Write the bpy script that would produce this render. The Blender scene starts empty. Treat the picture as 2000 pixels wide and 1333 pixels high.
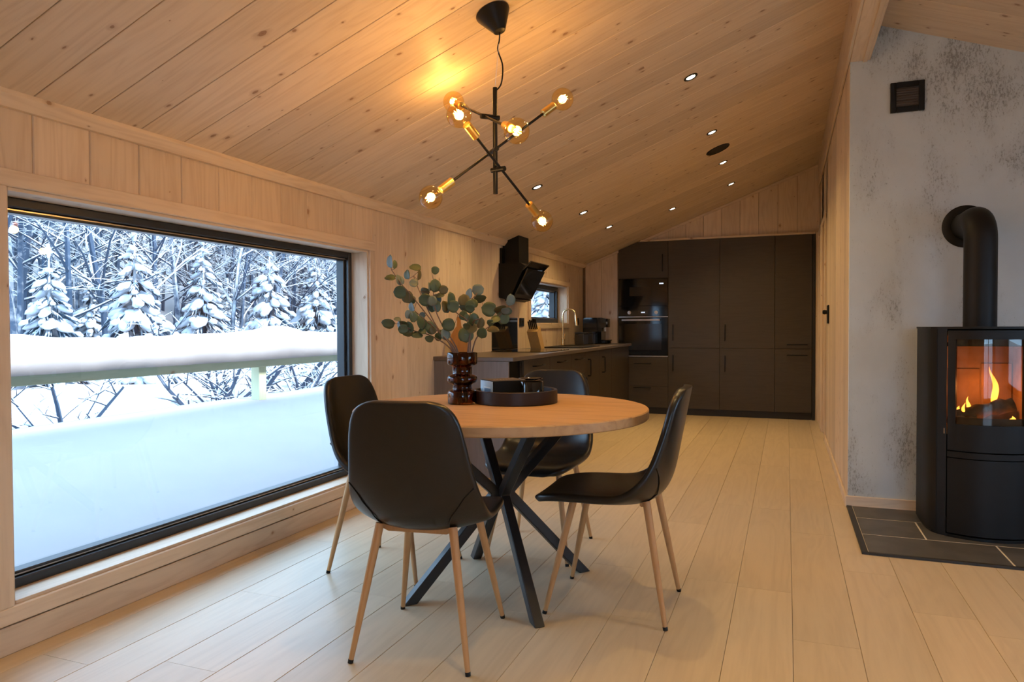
import bpy, bmesh, math, random
from mathutils import Vector, Matrix, noise
S = bpy.context.scene
COL = S.collection
PI = math.pi
rnd = random.Random(7)

# ---------------------------------------------------------------- camera
F_PX, YAW, PITCH, ROLL = 1390.1, 0.368535, 0.021065, -0.004273
CAM = Vector((2.4054, 0.0, 1.08))
_f = Vector((-math.sin(YAW)*math.cos(PITCH), math.cos(YAW)*math.cos(PITCH), -math.sin(PITCH)))
_r0 = Vector((math.cos(YAW), math.sin(YAW), 0)); _u0 = _r0.cross(_f)
_r = _r0*math.cos(ROLL) + _u0*math.sin(ROLL); _u = _u0*math.cos(ROLL) - _r0*math.sin(ROLL)
cd = bpy.data.cameras.new('camera'); cam = bpy.data.objects.new('camera', cd); COL.objects.link(cam)
cd.sensor_width = 36.0; cd.lens = 36.0*F_PX/2000.0; cd.clip_start = 0.05; cd.clip_end = 300
cam.matrix_world = Matrix(((_r.x, _u.x, -_f.x, CAM.x), (_r.y, _u.y, -_f.y, CAM.y), (_r.z, _u.z, -_f.z, CAM.z), (0, 0, 0, 1)))
S.camera = cam
# ---------------------------------------------------------------- world, sun, exposure
SKY_STRENGTH, SUN_STRENGTH, EXPOSURE = 8.6, 11.5, 0.0
wd = bpy.data.worlds.new('winter_sky'); S.world = wd; wd.use_nodes = True
wd.node_tree.nodes['Background'].inputs[0].default_value = (0.45, 0.70, 1.0, 1)
wd.node_tree.nodes['Background'].inputs[1].default_value = SKY_STRENGTH
sl = bpy.data.lights.new('sun', 'SUN'); sl.energy = SUN_STRENGTH; sl.angle = math.radians(9); sl.color = (1.0, 0.985, 0.96)
sun = bpy.data.objects.new('sun', sl); COL.objects.link(sun)
sun.rotation_euler = Vector((-0.74, -0.16, -0.66)).to_track_quat('-Z', 'Y').to_euler()
BULB_W, DOWN_W = 4.0, 36.0
S.view_settings.view_transform = 'Standard'; S.view_settings.look = 'None'
S.view_settings.exposure = EXPOSURE; S.view_settings.gamma = 1.0; S.view_settings.use_curve_mapping = False
S.cycles.use_denoising = True
S.cycles.max_bounces = 7; S.cycles.diffuse_bounces = 4; S.cycles.use_adaptive_sampling = True; S.cycles.adaptive_threshold = 0.06; S.cycles.transparent_max_bounces = 16
S.cycles.sample_clamp_indirect = 6.0
S.cycles.caustics_reflective = False; S.cycles.caustics_refractive = False

# ---------------------------------------------------------------- material helpers
def _mat(name):
    m = bpy.data.materials.new(name); m.use_nodes = True
    nt = m.node_tree; b = nt.nodes['Principled BSDF']
    return m, nt, b
def N(nt, typ, **kw):
    n = nt.nodes.new(typ)
    for k, v in kw.items(): setattr(n, k, v)
    return n
def mixc(nt, fac, a, b, mode='MIX'):
    n = nt.nodes.new('ShaderNodeMix'); n.data_type = 'RGBA'; n.blend_type = mode
    for sock, v in ((n.inputs[0], fac), (n.inputs[6], a), (n.inputs[7], b)):
        if hasattr(v, 'links') or isinstance(v, bpy.types.NodeSocket): nt.links.new(v, sock)
        elif isinstance(v, (int, float)): sock.default_value = v
        else: sock.default_value = (*v, 1)
    return n.outputs[2]
def ramp(nt, fac, stops):
    n = nt.nodes.new('ShaderNodeValToRGB'); e = n.color_ramp.elements
    e[0].position, e[1].position = stops[0][0], stops[-1][0]
    for p, c in stops[1:-1]: e.new(p)
    for el, (p, c) in zip(sorted(e, key=lambda q: q.position), stops): el.color = (*c, 1) if len(c) == 3 else c
    nt.links.new(fac, n.inputs[0]); return n.outputs[0]
def math_(nt, op, a, b=None, c=None):
    n = nt.nodes.new('ShaderNodeMath'); n.operation = op
    for i, v in enumerate((a, b, c)):
        if v is None: continue
        if isinstance(v, bpy.types.NodeSocket): nt.links.new(v, n.inputs[i])
        else: n.inputs[i].default_value = v
    return n.outputs[0]
def noise_(nt, vec, scale, detail=3, rough=0.5, dist=0.0):
    n = nt.nodes.new('ShaderNodeTexNoise'); n.inputs['Scale'].default_value = scale
    n.inputs['Detail'].default_value = detail; n.inputs['Roughness'].default_value = rough; n.inputs['Distortion'].default_value = dist
    if vec is not None: nt.links.new(vec, n.inputs['Vector'])
    return n.outputs['Fac']
def coords(nt, scale=(1, 1, 1), rand=True):
    tc = nt.nodes.new('ShaderNodeTexCoord'); src = tc.outputs['Object']
    oi = nt.nodes.new('ShaderNodeObjectInfo')
    if rand:
        mul = nt.nodes.new('ShaderNodeVectorMath'); mul.operation = 'SCALE'; mul.inputs[0].default_value = (37.1, 53.7, 71.3)
        nt.links.new(oi.outputs['Random'], mul.inputs['Scale'])
        add = nt.nodes.new('ShaderNodeVectorMath'); add.operation = 'ADD'
        nt.links.new(src, add.inputs[0]); nt.links.new(mul.outputs[0], add.inputs[1]); src = add.outputs[0]
    mp = nt.nodes.new('ShaderNodeMapping'); mp.inputs['Scale'].default_value = scale
    nt.links.new(src, mp.inputs['Vector'])
    return mp.outputs['Vector'], oi.outputs['Random'], src
def bump(nt, b, h, strength=0.2, dist=0.01):
    n = nt.nodes.new('ShaderNodeBump'); n.inputs['Strength'].default_value = strength; n.inputs['Distance'].default_value = dist
    nt.links.new(h, n.inputs['Height']); nt.links.new(n.outputs[0], b.inputs['Normal'])

def plain(name, col, rough=0.5, metal=0.0, var=0.06, nscale=14.0, bmp=0.0, spec=0.5, coat=0.0):
    m, nt, b = _mat(name)
    v, r, _ = coords(nt)
    n = noise_(nt, v, nscale, 4)
    lo = tuple(max(0, c*(1-var*2)) for c in col); hi = tuple(min(1, c*(1+var*2)) for c in col)
    nt.links.new(ramp(nt, n, [(0.3, lo), (0.7, hi)]), b.inputs['Base Color'])
    b.inputs['Roughness'].default_value = rough; b.inputs['Metallic'].default_value = metal
    b.inputs['Specular IOR Level'].default_value = spec; b.inputs['Coat Weight'].default_value = coat
    if bmp: bump(nt, b, noise_(nt, v, nscale*6, 3), bmp, 0.004)
    return m
def wood(name, base, dark, axis, grain=1.0, knots=0.0, rough=0.5, var=0.10, knot_col=(0.30, 0.15, 0.07), contrast=1.0, bmp=0.05):
    """grain runs along the given local axis; every object draws its own offset and tone"""
    m, nt, b = _mat(name)
    long_, cross = 0.9*grain, 26.0*grain
    sc = {'x': (long_, cross, cross), 'y': (cross, long_, cross), 'z': (cross, cross, long_)}[axis]
    v, r, raw = coords(nt, sc)
    fine = noise_(nt, v, 2.2, 5, 0.65)
    mp2 = N(nt, 'ShaderNodeMapping'); mp2.inputs['Scale'].default_value = tuple(s*0.22 if s > 5 else s*0.7 for s in sc)
    nt.links.new(raw, mp2.inputs['Vector'])
    broad = noise_(nt, mp2.outputs[0], 1.6, 3, 0.5, 0.6)
    wv = math_(nt, 'FRACT', math_(nt, 'MULTIPLY', broad, 7.0))
    wv = math_(nt, 'ABSOLUTE', math_(nt, 'SUBTRACT', wv, 0.5))
    g = math_(nt, 'ADD', math_(nt, 'MULTIPLY', fine, 0.65), math_(nt, 'MULTIPLY', wv, 0.5*contrast))
    mid = tuple((x*0.55+y*0.45) for x, y in zip(base, dark))
    c = ramp(nt, g, [(0.18, mid), (0.48, base), (0.85, tuple(min(1, x*1.08) for x in base))])
    tone = math_(nt, 'ADD', math_(nt, 'MULTIPLY', r, var*2), 1.0-var)
    hsv = N(nt, 'ShaderNodeHueSaturation'); nt.links.new(c, hsv.inputs['Color']); nt.links.new(tone, hsv.inputs['Value'])
    c = hsv.outputs[0]
    if knots:
        sx = N(nt, 'ShaderNodeSeparateXYZ'); nt.links.new(raw, sx.inputs[0]); q_ = sx.outputs
        lo_, o1, o2 = {'x': (q_[0], q_[1], q_[2]), 'y': (q_[1], q_[0], q_[2]), 'z': (q_[2], q_[0], q_[1])}[axis]
        cmb = N(nt, 'ShaderNodeCombineXYZ')
        wob = math_(nt, 'MULTIPLY', noise_(nt, raw, 40, 2), 0.10)
        nt.links.new(math_(nt, 'ADD', math_(nt, 'MULTIPLY', lo_, 6.0), wob), cmb.inputs[0]); nt.links.new(math_(nt, 'ADD', math_(nt, 'MULTIPLY', math_(nt, 'ADD', o1, o2), 9.0), wob), cmb.inputs[1])
        vo = N(nt, 'ShaderNodeTexVoronoi'); vo.voronoi_dimensions = '2D'; vo.inputs['Scale'].default_value = 1.0; nt.links.new(cmb.outputs[0], vo.inputs['Vector'])
        sp = N(nt, 'ShaderNodeSeparateColor'); nt.links.new(vo.outputs['Color'], sp.inputs[0])
        rad = math_(nt, 'MULTIPLY', math_(nt, 'SUBTRACT', sp.outputs[0], 1.0-knots), 0.13/knots)
        rad = math_(nt, 'MULTIPLY', rad, math_(nt, 'ADD', math_(nt, 'MULTIPLY', sp.outputs[1], 0.7), 0.3))
        d = math_(nt, 'DIVIDE', vo.outputs['Distance'], math_(nt, 'MAXIMUM', rad, 0.0005))
        halo = ramp(nt, math_(nt, 'MULTIPLY', d, 0.4), [(0.3, (0.45, 0.45, 0.45)), (1.0, (0, 0, 0))])
        c = mixc(nt, halo, c, tuple(0.45*x+0.55*y for x, y in zip(dark, knot_col)))
        k = ramp(nt, d, [(0.0, (1, 1, 1)), (0.5, (0.75, 0.75, 0.75)), (0.75, (0.95, 0.95, 0.95)), (1.0, (0, 0, 0))])
        c = mixc(nt, math_(nt, 'MULTIPLY', k, 0.8), c, knot_col)
    nt.links.new(c, b.inputs['Base Color'])
    b.inputs['Roughness'].default_value = rough; b.inputs['Specular IOR Level'].default_value = 0.35
    if bmp: bump(nt, b, g, bmp, 0.003)
    return m
def emit(name, col, strength):
    m, nt, b = _mat(name)
    b.inputs['Base Color'].default_value = (*[c*0.6 for c in col], 1)
    b.inputs['Emission Color'].default_value = (*col, 1); b.inputs['Emission Strength'].default_value = strength
    return m
def pane(name, tint=(0.97, 0.99, 1.0), refl=1.0, rough=0.0, base=0.045):
    m, nt, b = _mat(name); nt.nodes.remove(b)
    out = nt.nodes['Material Output']
    t = N(nt, 'ShaderNodeBsdfTransparent'); t.inputs[0].default_value = (*tint, 1)
    g = N(nt, 'ShaderNodeBsdfGlossy'); g.inputs['Roughness'].default_value = rough
    lw = N(nt, 'ShaderNodeLayerWeight'); lw.inputs[0].default_value = 0.5
    fr = math_(nt, 'ADD', math_(nt, 'MULTIPLY', math_(nt, 'POWER', lw.outputs['Facing'], 5.0), 0.9), base)
    mx = N(nt, 'ShaderNodeMixShader')
    nt.links.new(math_(nt, 'MULTIPLY', fr, refl), mx.inputs[0])
    nt.links.new(t.outputs[0], mx.inputs[1]); nt.links.new(g.outputs[0], mx.inputs[2]); nt.links.new(mx.outputs[0], out.inputs[0])
    return m

PINE = dict(base=(0.70, 0.56, 0.415), dark=(0.49, 0.335, 0.21))
M = {}
M['pine_z'] = wood('pale_pine_upright', axis='z', knots=0.22, rough=0.55, **PINE)
M['pine_x'] = wood('pale_pine_ceiling', axis='x', knots=0.5, rough=0.5, knot_col=(0.22, 0.10, 0.045), **PINE)
M['pine_y'] = wood('pale_pine_trim', axis='y', knots=0.2, rough=0.5, **PINE)
M['pine_xt'] = wood('pale_pine_cross_trim', axis='x', knots=0.15, rough=0.5, **PINE)
M['gap'] = plain('dark_joint', (0.20, 0.13, 0.08), 0.9)
M['floor'] = wood('pale_oak_plank', (0.61, 0.485, 0.335), (0.46, 0.35, 0.23), 'y', grain=0.8, rough=0.36, var=0.055, knot_col=(0.38, 0.26, 0.17), contrast=0.8, bmp=0.02)
M['joint'] = plain('floor_joint', (0.30, 0.23, 0.16), 0.8)
M['cab_h'] = wood('grey_brown_front', (0.064, 0.050, 0.037), (0.040, 0.031, 0.023), 'x', grain=1.2, rough=0.5, var=0.02, bmp=0.08)
M['cab_y'] = wood('grey_brown_front_side', (0.064, 0.050, 0.037), (0.040, 0.031, 0.023), 'y', grain=1.2, rough=0.5, var=0.02, bmp=0.08)
M['cab_panel'] = wood('grey_brown_end_panel', (0.20, 0.18, 0.18), (0.12, 0.105, 0.105), 'z', grain=1.0, rough=0.5, var=0.02, bmp=0.08)
M['worktop'] = wood('brown_worktop', (0.145, 0.115, 0.095), (0.09, 0.07, 0.057), 'y', grain=1.0, rough=0.38, var=0.02)
M['black'] = plain('matt_black', (0.006, 0.006, 0.0066), 0.42, spec=0.28)
M['black_gloss'] = plain('gloss_black_glass', (0.006, 0.006, 0.007), 0.06, spec=0.6)
M['stove'] = plain('black_stove_steel', (0.007, 0.0066, 0.007), 0.5, bmp=0.03, spec=0.28)
M['toe'] = plain('dark_plinth', (0.02, 0.017, 0.015), 0.5)
M['frame'] = plain('dark_window_frame', (0.018, 0.021, 0.026), 0.38)
M['steel'] = plain('brushed_steel', (0.62, 0.60, 0.57), 0.28, 1.0)
M['brass'] = plain('brass', (0.83, 0.56, 0.18), 0.28, 1.0)
M['gold'] = plain('brushed_gold_tap', (0.80, 0.62, 0.34), 0.22, 1.0)
M['leather'] = plain('black_leather', (0.008, 0.0082, 0.0092), 0.31, bmp=0.10, nscale=40, spec=0.5)
M['leg_wood'] = wood('warm_leg_wood', (0.50, 0.27, 0.115), (0.36, 0.18, 0.07), 'z', grain=1.4, rough=0.45, var=0.02)
M['table_top'] = wood('oak_table_top', (0.52, 0.31, 0.15), (0.20, 0.085, 0.03), 'x', grain=0.7, rough=0.40, var=0.0, contrast=1.3)
M['table_metal'] = plain('black_powder_coat', (0.014, 0.0145, 0.017), 0.38)
M['tray'] = wood('dark_brown_tray', (0.024, 0.014, 0.0115), (0.015, 0.009, 0.007), 'x', rough=0.42, var=0.0)
M['concrete'] = None
M['tile'] = plain('slate_tile', (0.085, 0.078, 0.072), 0.45, var=0.12, nscale=9, bmp=0.05)
M['grout'] = plain('pale_grout', (0.72, 0.64, 0.54), 0.9)
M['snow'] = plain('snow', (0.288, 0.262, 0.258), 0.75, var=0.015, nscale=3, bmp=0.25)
M['tree_snow'] = plain('tree_snow', (0.42, 0.445, 0.49), 0.75, var=0.015, nscale=3, bmp=0.2)  # paler, bluer copy of the snow, countering grey shading on the trees
M['rail'] = wood('green_treated_timber', (0.52, 0.53, 0.35), (0.38, 0.40, 0.25), 'y', knots=0.15, rough=0.7)
M['railz'] = wood('green_treated_timber_upright', (0.52, 0.53, 0.35), (0.38, 0.40, 0.25), 'z', knots=0.15, rough=0.7)
M['glass'] = pane('window_glass')
M['stove_glass'] = pane('stove_glass', (0.86, 0.80, 0.74), 1.0)
M['pot'] = plain('orange_board_wood', (0.55, 0.25, 0.06), 0.5)
def concrete():
    m, nt, b = _mat('grey_textured_plaster')
    v, r, _ = coords(nt, (1, 1, 1), False)
    n1 = noise_(nt, v, 1.7, 5, 0.6); n2 = noise_(nt, v, 9, 5, 0.6)
    mp = N(nt, 'ShaderNodeMapping'); mp.inputs['Scale'].default_value = (1.0, 1.0, 0.45); nt.links.new(v, mp.inputs[0])
    n3 = noise_(nt, mp.outputs[0], 120, 4, 0.75)
    cl = noise_(nt, mp.outputs[0], 3.2, 4, 0.65)
    c = mixc(nt, n1, (0.42, 0.455, 0.47), (0.62, 0.675, 0.70))
    c = mixc(nt, math_(nt, 'MULTIPLY', n2, 0.5), c, (0.64, 0.70, 0.725))
    c = mixc(nt, ramp(nt, cl, [(0.30, (0.5, 0.5, 0.5)), (0.52, (0, 0, 0))]), c, (0.34, 0.365, 0.375))
    msk = math_(nt, 'ADD', n3, math_(nt, 'MULTIPLY', cl, 0.9))
    pit = ramp(nt, msk, [(0.72, (1, 1, 1)), (0.86, (0, 0, 0))])
    c = mixc(nt, math_(nt, 'MULTIPLY', pit, 0.7), c, (0.18, 0.175, 0.17))
    nt.links.new(c, b.inputs['Base Color']); b.inputs['Roughness'].default_value = 0.75
    bump(nt, b, math_(nt, 'SUBTRACT', math_(nt, 'MULTIPLY', n2, 0.4), pit), 0.3, 0.004)
    return m
M['concrete'] = concrete()
def snow_on(name, under, thr=0.25, soft=0.25, cut=0.5):
    """snow lies on whatever faces up, the plant shows below"""
    m, nt, b = _mat(name)
    g = N(nt, 'ShaderNodeNewGeometry'); sp = N(nt, 'ShaderNodeSeparateXYZ'); nt.links.new(g.outputs['Normal'], sp.inputs[0])
    v, r, _ = coords(nt)
    h = math_(nt, 'ADD', sp.outputs[2], math_(nt, 'MULTIPLY', math_(nt, 'SUBTRACT', noise_(nt, v, 6, 3), 0.5), cut))
    k = ramp(nt, h, [(thr-soft*0.5, (0, 0, 0)), (thr+soft*0.5, (1, 1, 1))])
    nt.links.new(mixc(nt, k, under, (0.36, 0.37, 0.385)), b.inputs['Base Color'])
    b.inputs['Roughness'].default_value = 0.8
    return m
M['bark'] = snow_on('hazy_snowy_bark', (0.022, 0.042, 0.075), 0.16, 0.3, 0.7)  # blue haze of the distance mixed into the bark colour
M['needles'] = snow_on('hazy_frosted_needles', (0.010, 0.028, 0.050), 0.62, 0.4, 0.9)  # needle colour carries the same distant blue haze

# ---------------------------------------------------------------- object helpers
def worg(p):
    o = Vector((0, 0, 0))
    while p is not None: o += p.location; p = p.parent
    return o
def tag(o, label=None, cat=None, group=None, kind=None):
    if label: o['label'] = label
    if cat: o['category'] = cat
    if group: o['group'] = group
    if kind: o['kind'] = kind
    return o
def thing(name, label, cat, loc=(0, 0, 0), rz=0.0, group=None):
    o = bpy.data.objects.new(name, None); o.empty_display_size = 0.1; COL.objects.link(o)
    o.location = loc; o.rotation_euler = (0, 0, rz)
    return tag(o, label, cat, group)
def link(name, me, mat, parent=None, local=False, smooth=False):
    if mat is not None and not me.materials: me.materials.append(mat)
    o = bpy.data.objects.new(name, me); COL.objects.link(o)
    if parent is not None:
        o.parent = parent
        if not local: me.transform(Matrix.Translation(-worg(parent)))
    if smooth:
        for p in me.polygons: p.use_smooth = True
    return o
def mesh(name, verts, faces):
    me = bpy.data.meshes.new(name); me.from_pydata([tuple(v) for v in verts], [], faces); me.update(); return me
def bm_mesh(name, bm):
    me = bpy.data.meshes.new(name); bm.normal_update(); bm.to_mesh(me); bm.free(); return me
def add_box(bm, x0, x1, y0, y1, z0, z1, bev=0.0, seg=1):
    vs = [bm.verts.new(p) for p in ((x0, y0, z0), (x1, y0, z0), (x1, y1, z0), (x0, y1, z0), (x0, y0, z1), (x1, y0, z1), (x1, y1, z1), (x0, y1, z1))]
    fs = [bm.faces.new([vs[i] for i in f]) for f in ((0, 3, 2, 1), (4, 5, 6, 7), (0, 1, 5, 4), (1, 2, 6, 5), (2, 3, 7, 6), (3, 0, 4, 7))]
    if bev > 0:
        es = list({e for f in fs for e in f.edges})
        bmesh.ops.bevel(bm, geom=es, offset=bev, segments=seg, affect='EDGES', profile=0.5)
def box(name, x0, x1, y0, y1, z0, z1, mat, parent=None, bev=0.003, local=False, seg=1):
    bm = bmesh.new(); add_box(bm, x0, x1, y0, y1, z0, z1, bev, seg)
    return link(name, bm_mesh(name, bm), mat, parent, local)
def boxes(name, lst, mat, parent=None, bev=0.002, local=False):
    bm = bmesh.new()
    for b in lst: add_box(bm, *b, bev)
    return link(name, bm_mesh(name, bm), mat, parent, local)
def add_tube(bm, pts, rads, n=10, cap=True):
    pts = [Vector(p) for p in pts]
    if isinstance(rads, (int, float)): rads = [rads]*len(pts)
    rings = []; up = None
    for i, p in enumerate(pts):
        t = (pts[min(i+1, len(pts)-1)] - pts[max(i-1, 0)]).normalized()
        if up is None:
            up = Vector((0, 0, 1)) if abs(t.z) < 0.9 else Vector((1, 0, 0))
        a = (up - t*up.dot(t)).normalized(); b = t.cross(a); up = a
        rings.append([bm.verts.new(p + (a*math.cos(2*PI*k/n) + b*math.sin(2*PI*k/n))*rads[i]) for k in range(n)])
    for i in range(len(rings)-1):
        for k in range(n):
            bm.faces.new((rings[i][k], rings[i][(k+1) % n], rings[i+1][(k+1) % n], rings[i+1][k]))
    if cap:
        bm.faces.new(rings[0][::-1]); bm.faces.new(rings[-1])
def tube(name, pts, rads, mat, parent=None, n=12, local=False, smooth=True):
    bm = bmesh.new(); add_tube(bm, pts, rads, n)
    bmesh.ops.recalc_face_normals(bm, faces=bm.faces[:])
    o = link(name, bm_mesh(name, bm), mat, parent, local)
    if smooth: shade(o)
    return o
def shade(o, ang=40):
    me = o.data
    for p in me.polygons: p.use_smooth = True
    bm = bmesh.new(); bm.from_mesh(me)
    for e in bm.edges:
        if len(e.link_faces) == 2 and e.calc_face_angle(0) > math.radians(ang): e.smooth = False
    bm.to_mesh(me); bm.free()
def add_lathe(bm, prof, n=32, c=(0, 0, 0), axis=None):
    R_ = Vector((0, 0, 1)).rotation_difference(Vector(axis)).to_matrix() if axis else Matrix.Identity(3)
    rings = []
    for r, z in prof:
        if r < 1e-5: rings.append([bm.verts.new(Vector(c) + R_ @ Vector((0, 0, z)))])
        else: rings.append([bm.verts.new(Vector(c) + R_ @ Vector((r*math.cos(2*PI*k/n), r*math.sin(2*PI*k/n), z))) for k in range(n)])
    for a, b in zip(rings, rings[1:]):
        for k in range(n):
            k2 = (k+1) % n
            if len(a) == 1 and len(b) == 1: continue
            if len(a) == 1: bm.faces.new((a[0], b[k2], b[k]))
            elif len(b) == 1: bm.faces.new((a[k], a[k2], b[0]))
            else: bm.faces.new((a[k], a[k2], b[k2], b[k]))
def lathe(name, prof, mat, parent=None, c=(0, 0, 0), n=32, axis=None, local=False, ang=35):
    bm = bmesh.new(); add_lathe(bm, prof, n, c, axis)
    bmesh.ops.recalc_face_normals(bm, faces=bm.faces[:])
    o = link(name, bm_mesh(name, bm), mat, parent, local); shade(o, ang); return o
def extrude_poly(name, pts2, fn, d0, d1, mat, parent=None, local=False):
    """pts2 polygon, fn(a,b,d)->xyz"""
    n = len(pts2)
    vs = [fn(a, b, d0) for a, b in pts2] + [fn(a, b, d1) for a, b in pts2]
    fs = [tuple(range(n))[::-1], tuple(range(n, 2*n))] + [(i, (i+1) % n, n+(i+1) % n, n+i) for i in range(n)]
    bm = bmesh.new(); bv = [bm.verts.new(v) for v in vs]
    for f in fs: bm.faces.new([bv[i] for i in f])
    bmesh.ops.recalc_face_normals(bm, faces=bm.faces[:])
    return link(name, bm_mesh(name, bm), mat, parent, local)
def board_mesh(name, length, width, thick, cham, fn):
    w = width/2
    sec = [(-w, 0), (w, 0), (w, thick-cham), (w-cham, thick), (-w+cham, thick), (-w, thick-cham)]
    vs = [fn(l, a, b) for l in (-length/2, length/2) for a, b in sec]
    fs = [(0, 1, 2, 3, 4, 5), (11, 10, 9, 8, 7, 6)] + [(i, i+6, (i+1) % 6+6, (i+1) % 6) for i in range(6)]
    bm = bmesh.new(); bv = [bm.verts.new(v) for v in vs]
    for f in fs: bm.faces.new([bv[i] for i in f])
    bmesh.ops.recalc_face_normals(bm, faces=bm.faces[:])
    return bm_mesh(name, bm)
def at(u, v, depth):
    return CAM + (_r*((u-1000)/F_PX) - _u*((v-666.5)/F_PX) + _f)*depth

# ================================================================ the room
BACK_Y, REAR_Y, RIGHT_X = 8.72, -3.2, 5.6
CZ0, CS = 1.837, 0.383                      # ceiling height over the window wall and its slope
zl = lambda x: CZ0 + CS*x
zr = lambda x: 2.84 - 0.36*(x-2.8)
WY0, WY1, WZ0, WZ1 = 1.59, 3.77, 0.157, 1.548    # large window opening
KY0, KY1, KZ0, KZ1 = 6.72, 8.02, 1.10, 1.54       # kitchen window opening
BT = 0.014                                    # board thickness

# floor: sub-floor slab with every plank on it
floor = boxes('floor', [(-0.25, RIGHT_X+0.2, REAR_Y-0.2, BACK_Y+0.8, -0.2, -0.010)], M['joint'], bev=0)
tag(floor, 'pale oak plank floor running towards the dark kitchen', kind='structure')
PW = 0.2105
plank_len = 1.36
pm = board_mesh('plank', plank_len-0.0012, PW-0.0012, 0.010, 0.0012, lambda l, a, b: (a, l, b-0.010))
pm.materials.append(M['floor'])
k = 0
x = 0.1125 - PW
while x < RIGHT_X:
    off = rnd.uniform(0, plank_len)
    y = -0.9 - off
    while y < BACK_Y:
        cx = x+PW/2
        xa, xb, ya, yb = x, x+PW, y, y+plank_len
        if yb > -0.6 and xa < 4.6 and not (xa > 2.75 and ya > 4.6):
            o = bpy.data.objects.new('plank', pm); COL.objects.link(o); o.parent = floor; o.location = (cx, y+plank_len/2, 0)
            if xa < 0 or (xb > 2.76 and yb > 4.66) or yb > BACK_Y:   # cut to the walls
                xa2, xb2, yb2 = max(xa, 0.001), xb, min(yb, BACK_Y-0.001)
                if xb > 2.76 and yb > 4.66:
                    if xa < 2.7 and ya > 4.6: xb2 = min(xb, 2.745)
                    else:
                        yb2 = min(yb2, 4.64)
                        if xa < 2.7:
                            y5 = min(yb, BACK_Y-0.001)
                            me3 = board_mesh('plank_cut', y5-4.64, 2.745-xa2-0.0012, 0.010, 0.0012, lambda l, a, b: (a, l, b-0.010)); me3.materials.append(M['floor'])
                            o3 = bpy.data.objects.new('plank', me3); COL.objects.link(o3); o3.parent = floor; o3.location = ((xa2+2.745)/2, (4.64+y5)/2, 0)
                me2 = board_mesh('plank_cut', yb2-ya-0.0012, xb2-xa2-0.0012, 0.010, 0.0012, lambda l, a, b: (a, l, b-0.010))
                me2.materials.append(M['floor']); o.data = me2; o.location = ((xa2+xb2)/2, (ya+yb2)/2, 0)
        y += plank_len
    x += PW
box('floor_sheet', 0, RIGHT_X, REAR_Y, -0.55, -0.012, -0.001, M['floor'], floor, 0)
box('floor_sheet', 4.55, RIGHT_X, -0.55, 4.63, -0.012, -0.001, M['floor'], floor, 0)

# window wall
WT = 0.22
def wall_pieces(x0, x1):
    return [(x0, x1, REAR_Y, WY0, -0.2, CZ0+0.1), (x0, x1, WY0, WY1, -0.2, WZ0), (x0, x1, WY0, WY1, WZ1, CZ0+0.1), (x0, x1, WY1, KY0, -0.2, CZ0+0.1),
            (x0, x1, KY0, KY1, -0.2, KZ0), (x0, x1, KY0, KY1, KZ1, CZ0+0.1), (x0, x1, KY1, BACK_Y+0.8, -0.2, CZ0+0.1)]
wl = boxes('wall_left', wall_pieces(-WT, -BT), M['gap'], bev=0)
tag(wl, 'pale pine panelled wall with the wide picture window', kind='structure')
BW = 0.2135
def left_board(ya, yb, za, zb, name='board'):
    me = board_mesh(name, zb-za, yb-ya-0.0015, BT, 0.0035, lambda l, a, b: (b-BT, a, l))
    me.materials.append(M['pine_z'])
    o = bpy.data.objects.new(name, me); COL.objects.link(o); o.parent = wl; o.location = (0, (ya+yb)/2, (za+zb)/2)
ys = [1.693 + BW*i for i in range(-9, 33)] + [BACK_Y]
zt = CZ0-0.01
for a, b in zip(ys, ys[1:]):
    if b-a < 0.02: continue
    cut = None
    for (h0, h1, g0, g1) in ((WY0, WY1, WZ0, WZ1), (KY0, KY1, KZ0, KZ1)):
        if a < h1 and b > h0: cut = (h0, h1, g0, g1)
    if cut is None: left_board(a, b, 0.0, zt)
    else:
        h0, h1, g0, g1 = cut
        left_board(a, b, g1, zt)
        if g0 > 0.5: left_board(a, b, 0.0, g0)
        if a < h0: left_board(a, h0, 0.0, g1) if g0 < 0.5 else left_board(a, h0, g0, g1)
        if b > h1: left_board(h1, b, 0.0, g1) if g0 < 0.5 else left_board(h1, b, g0, g1)
box('panelling', -BT, 0, REAR_Y, ys[0], 0, zt, M['pine_z'], wl, 0)
# crown trim along the window wall
tag(extrude_poly('trim_1', [(0, 1.806), (0.022, 1.806), (0.05, 1.842), (0.05, 1.8565), (0, 1.838)], lambda a, b, d: (a, d, b), REAR_Y, BACK_Y, M['pine_y']),
    'pale pine crown moulding between the window wall and the ceiling', kind='structure')
tag(box('baseboard_left', 0, 0.016, REAR_Y, 4.62, 0, 0.094, M['pine_y'], None, 0.003), 'pale pine skirting board under the picture window', kind='structure')

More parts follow.
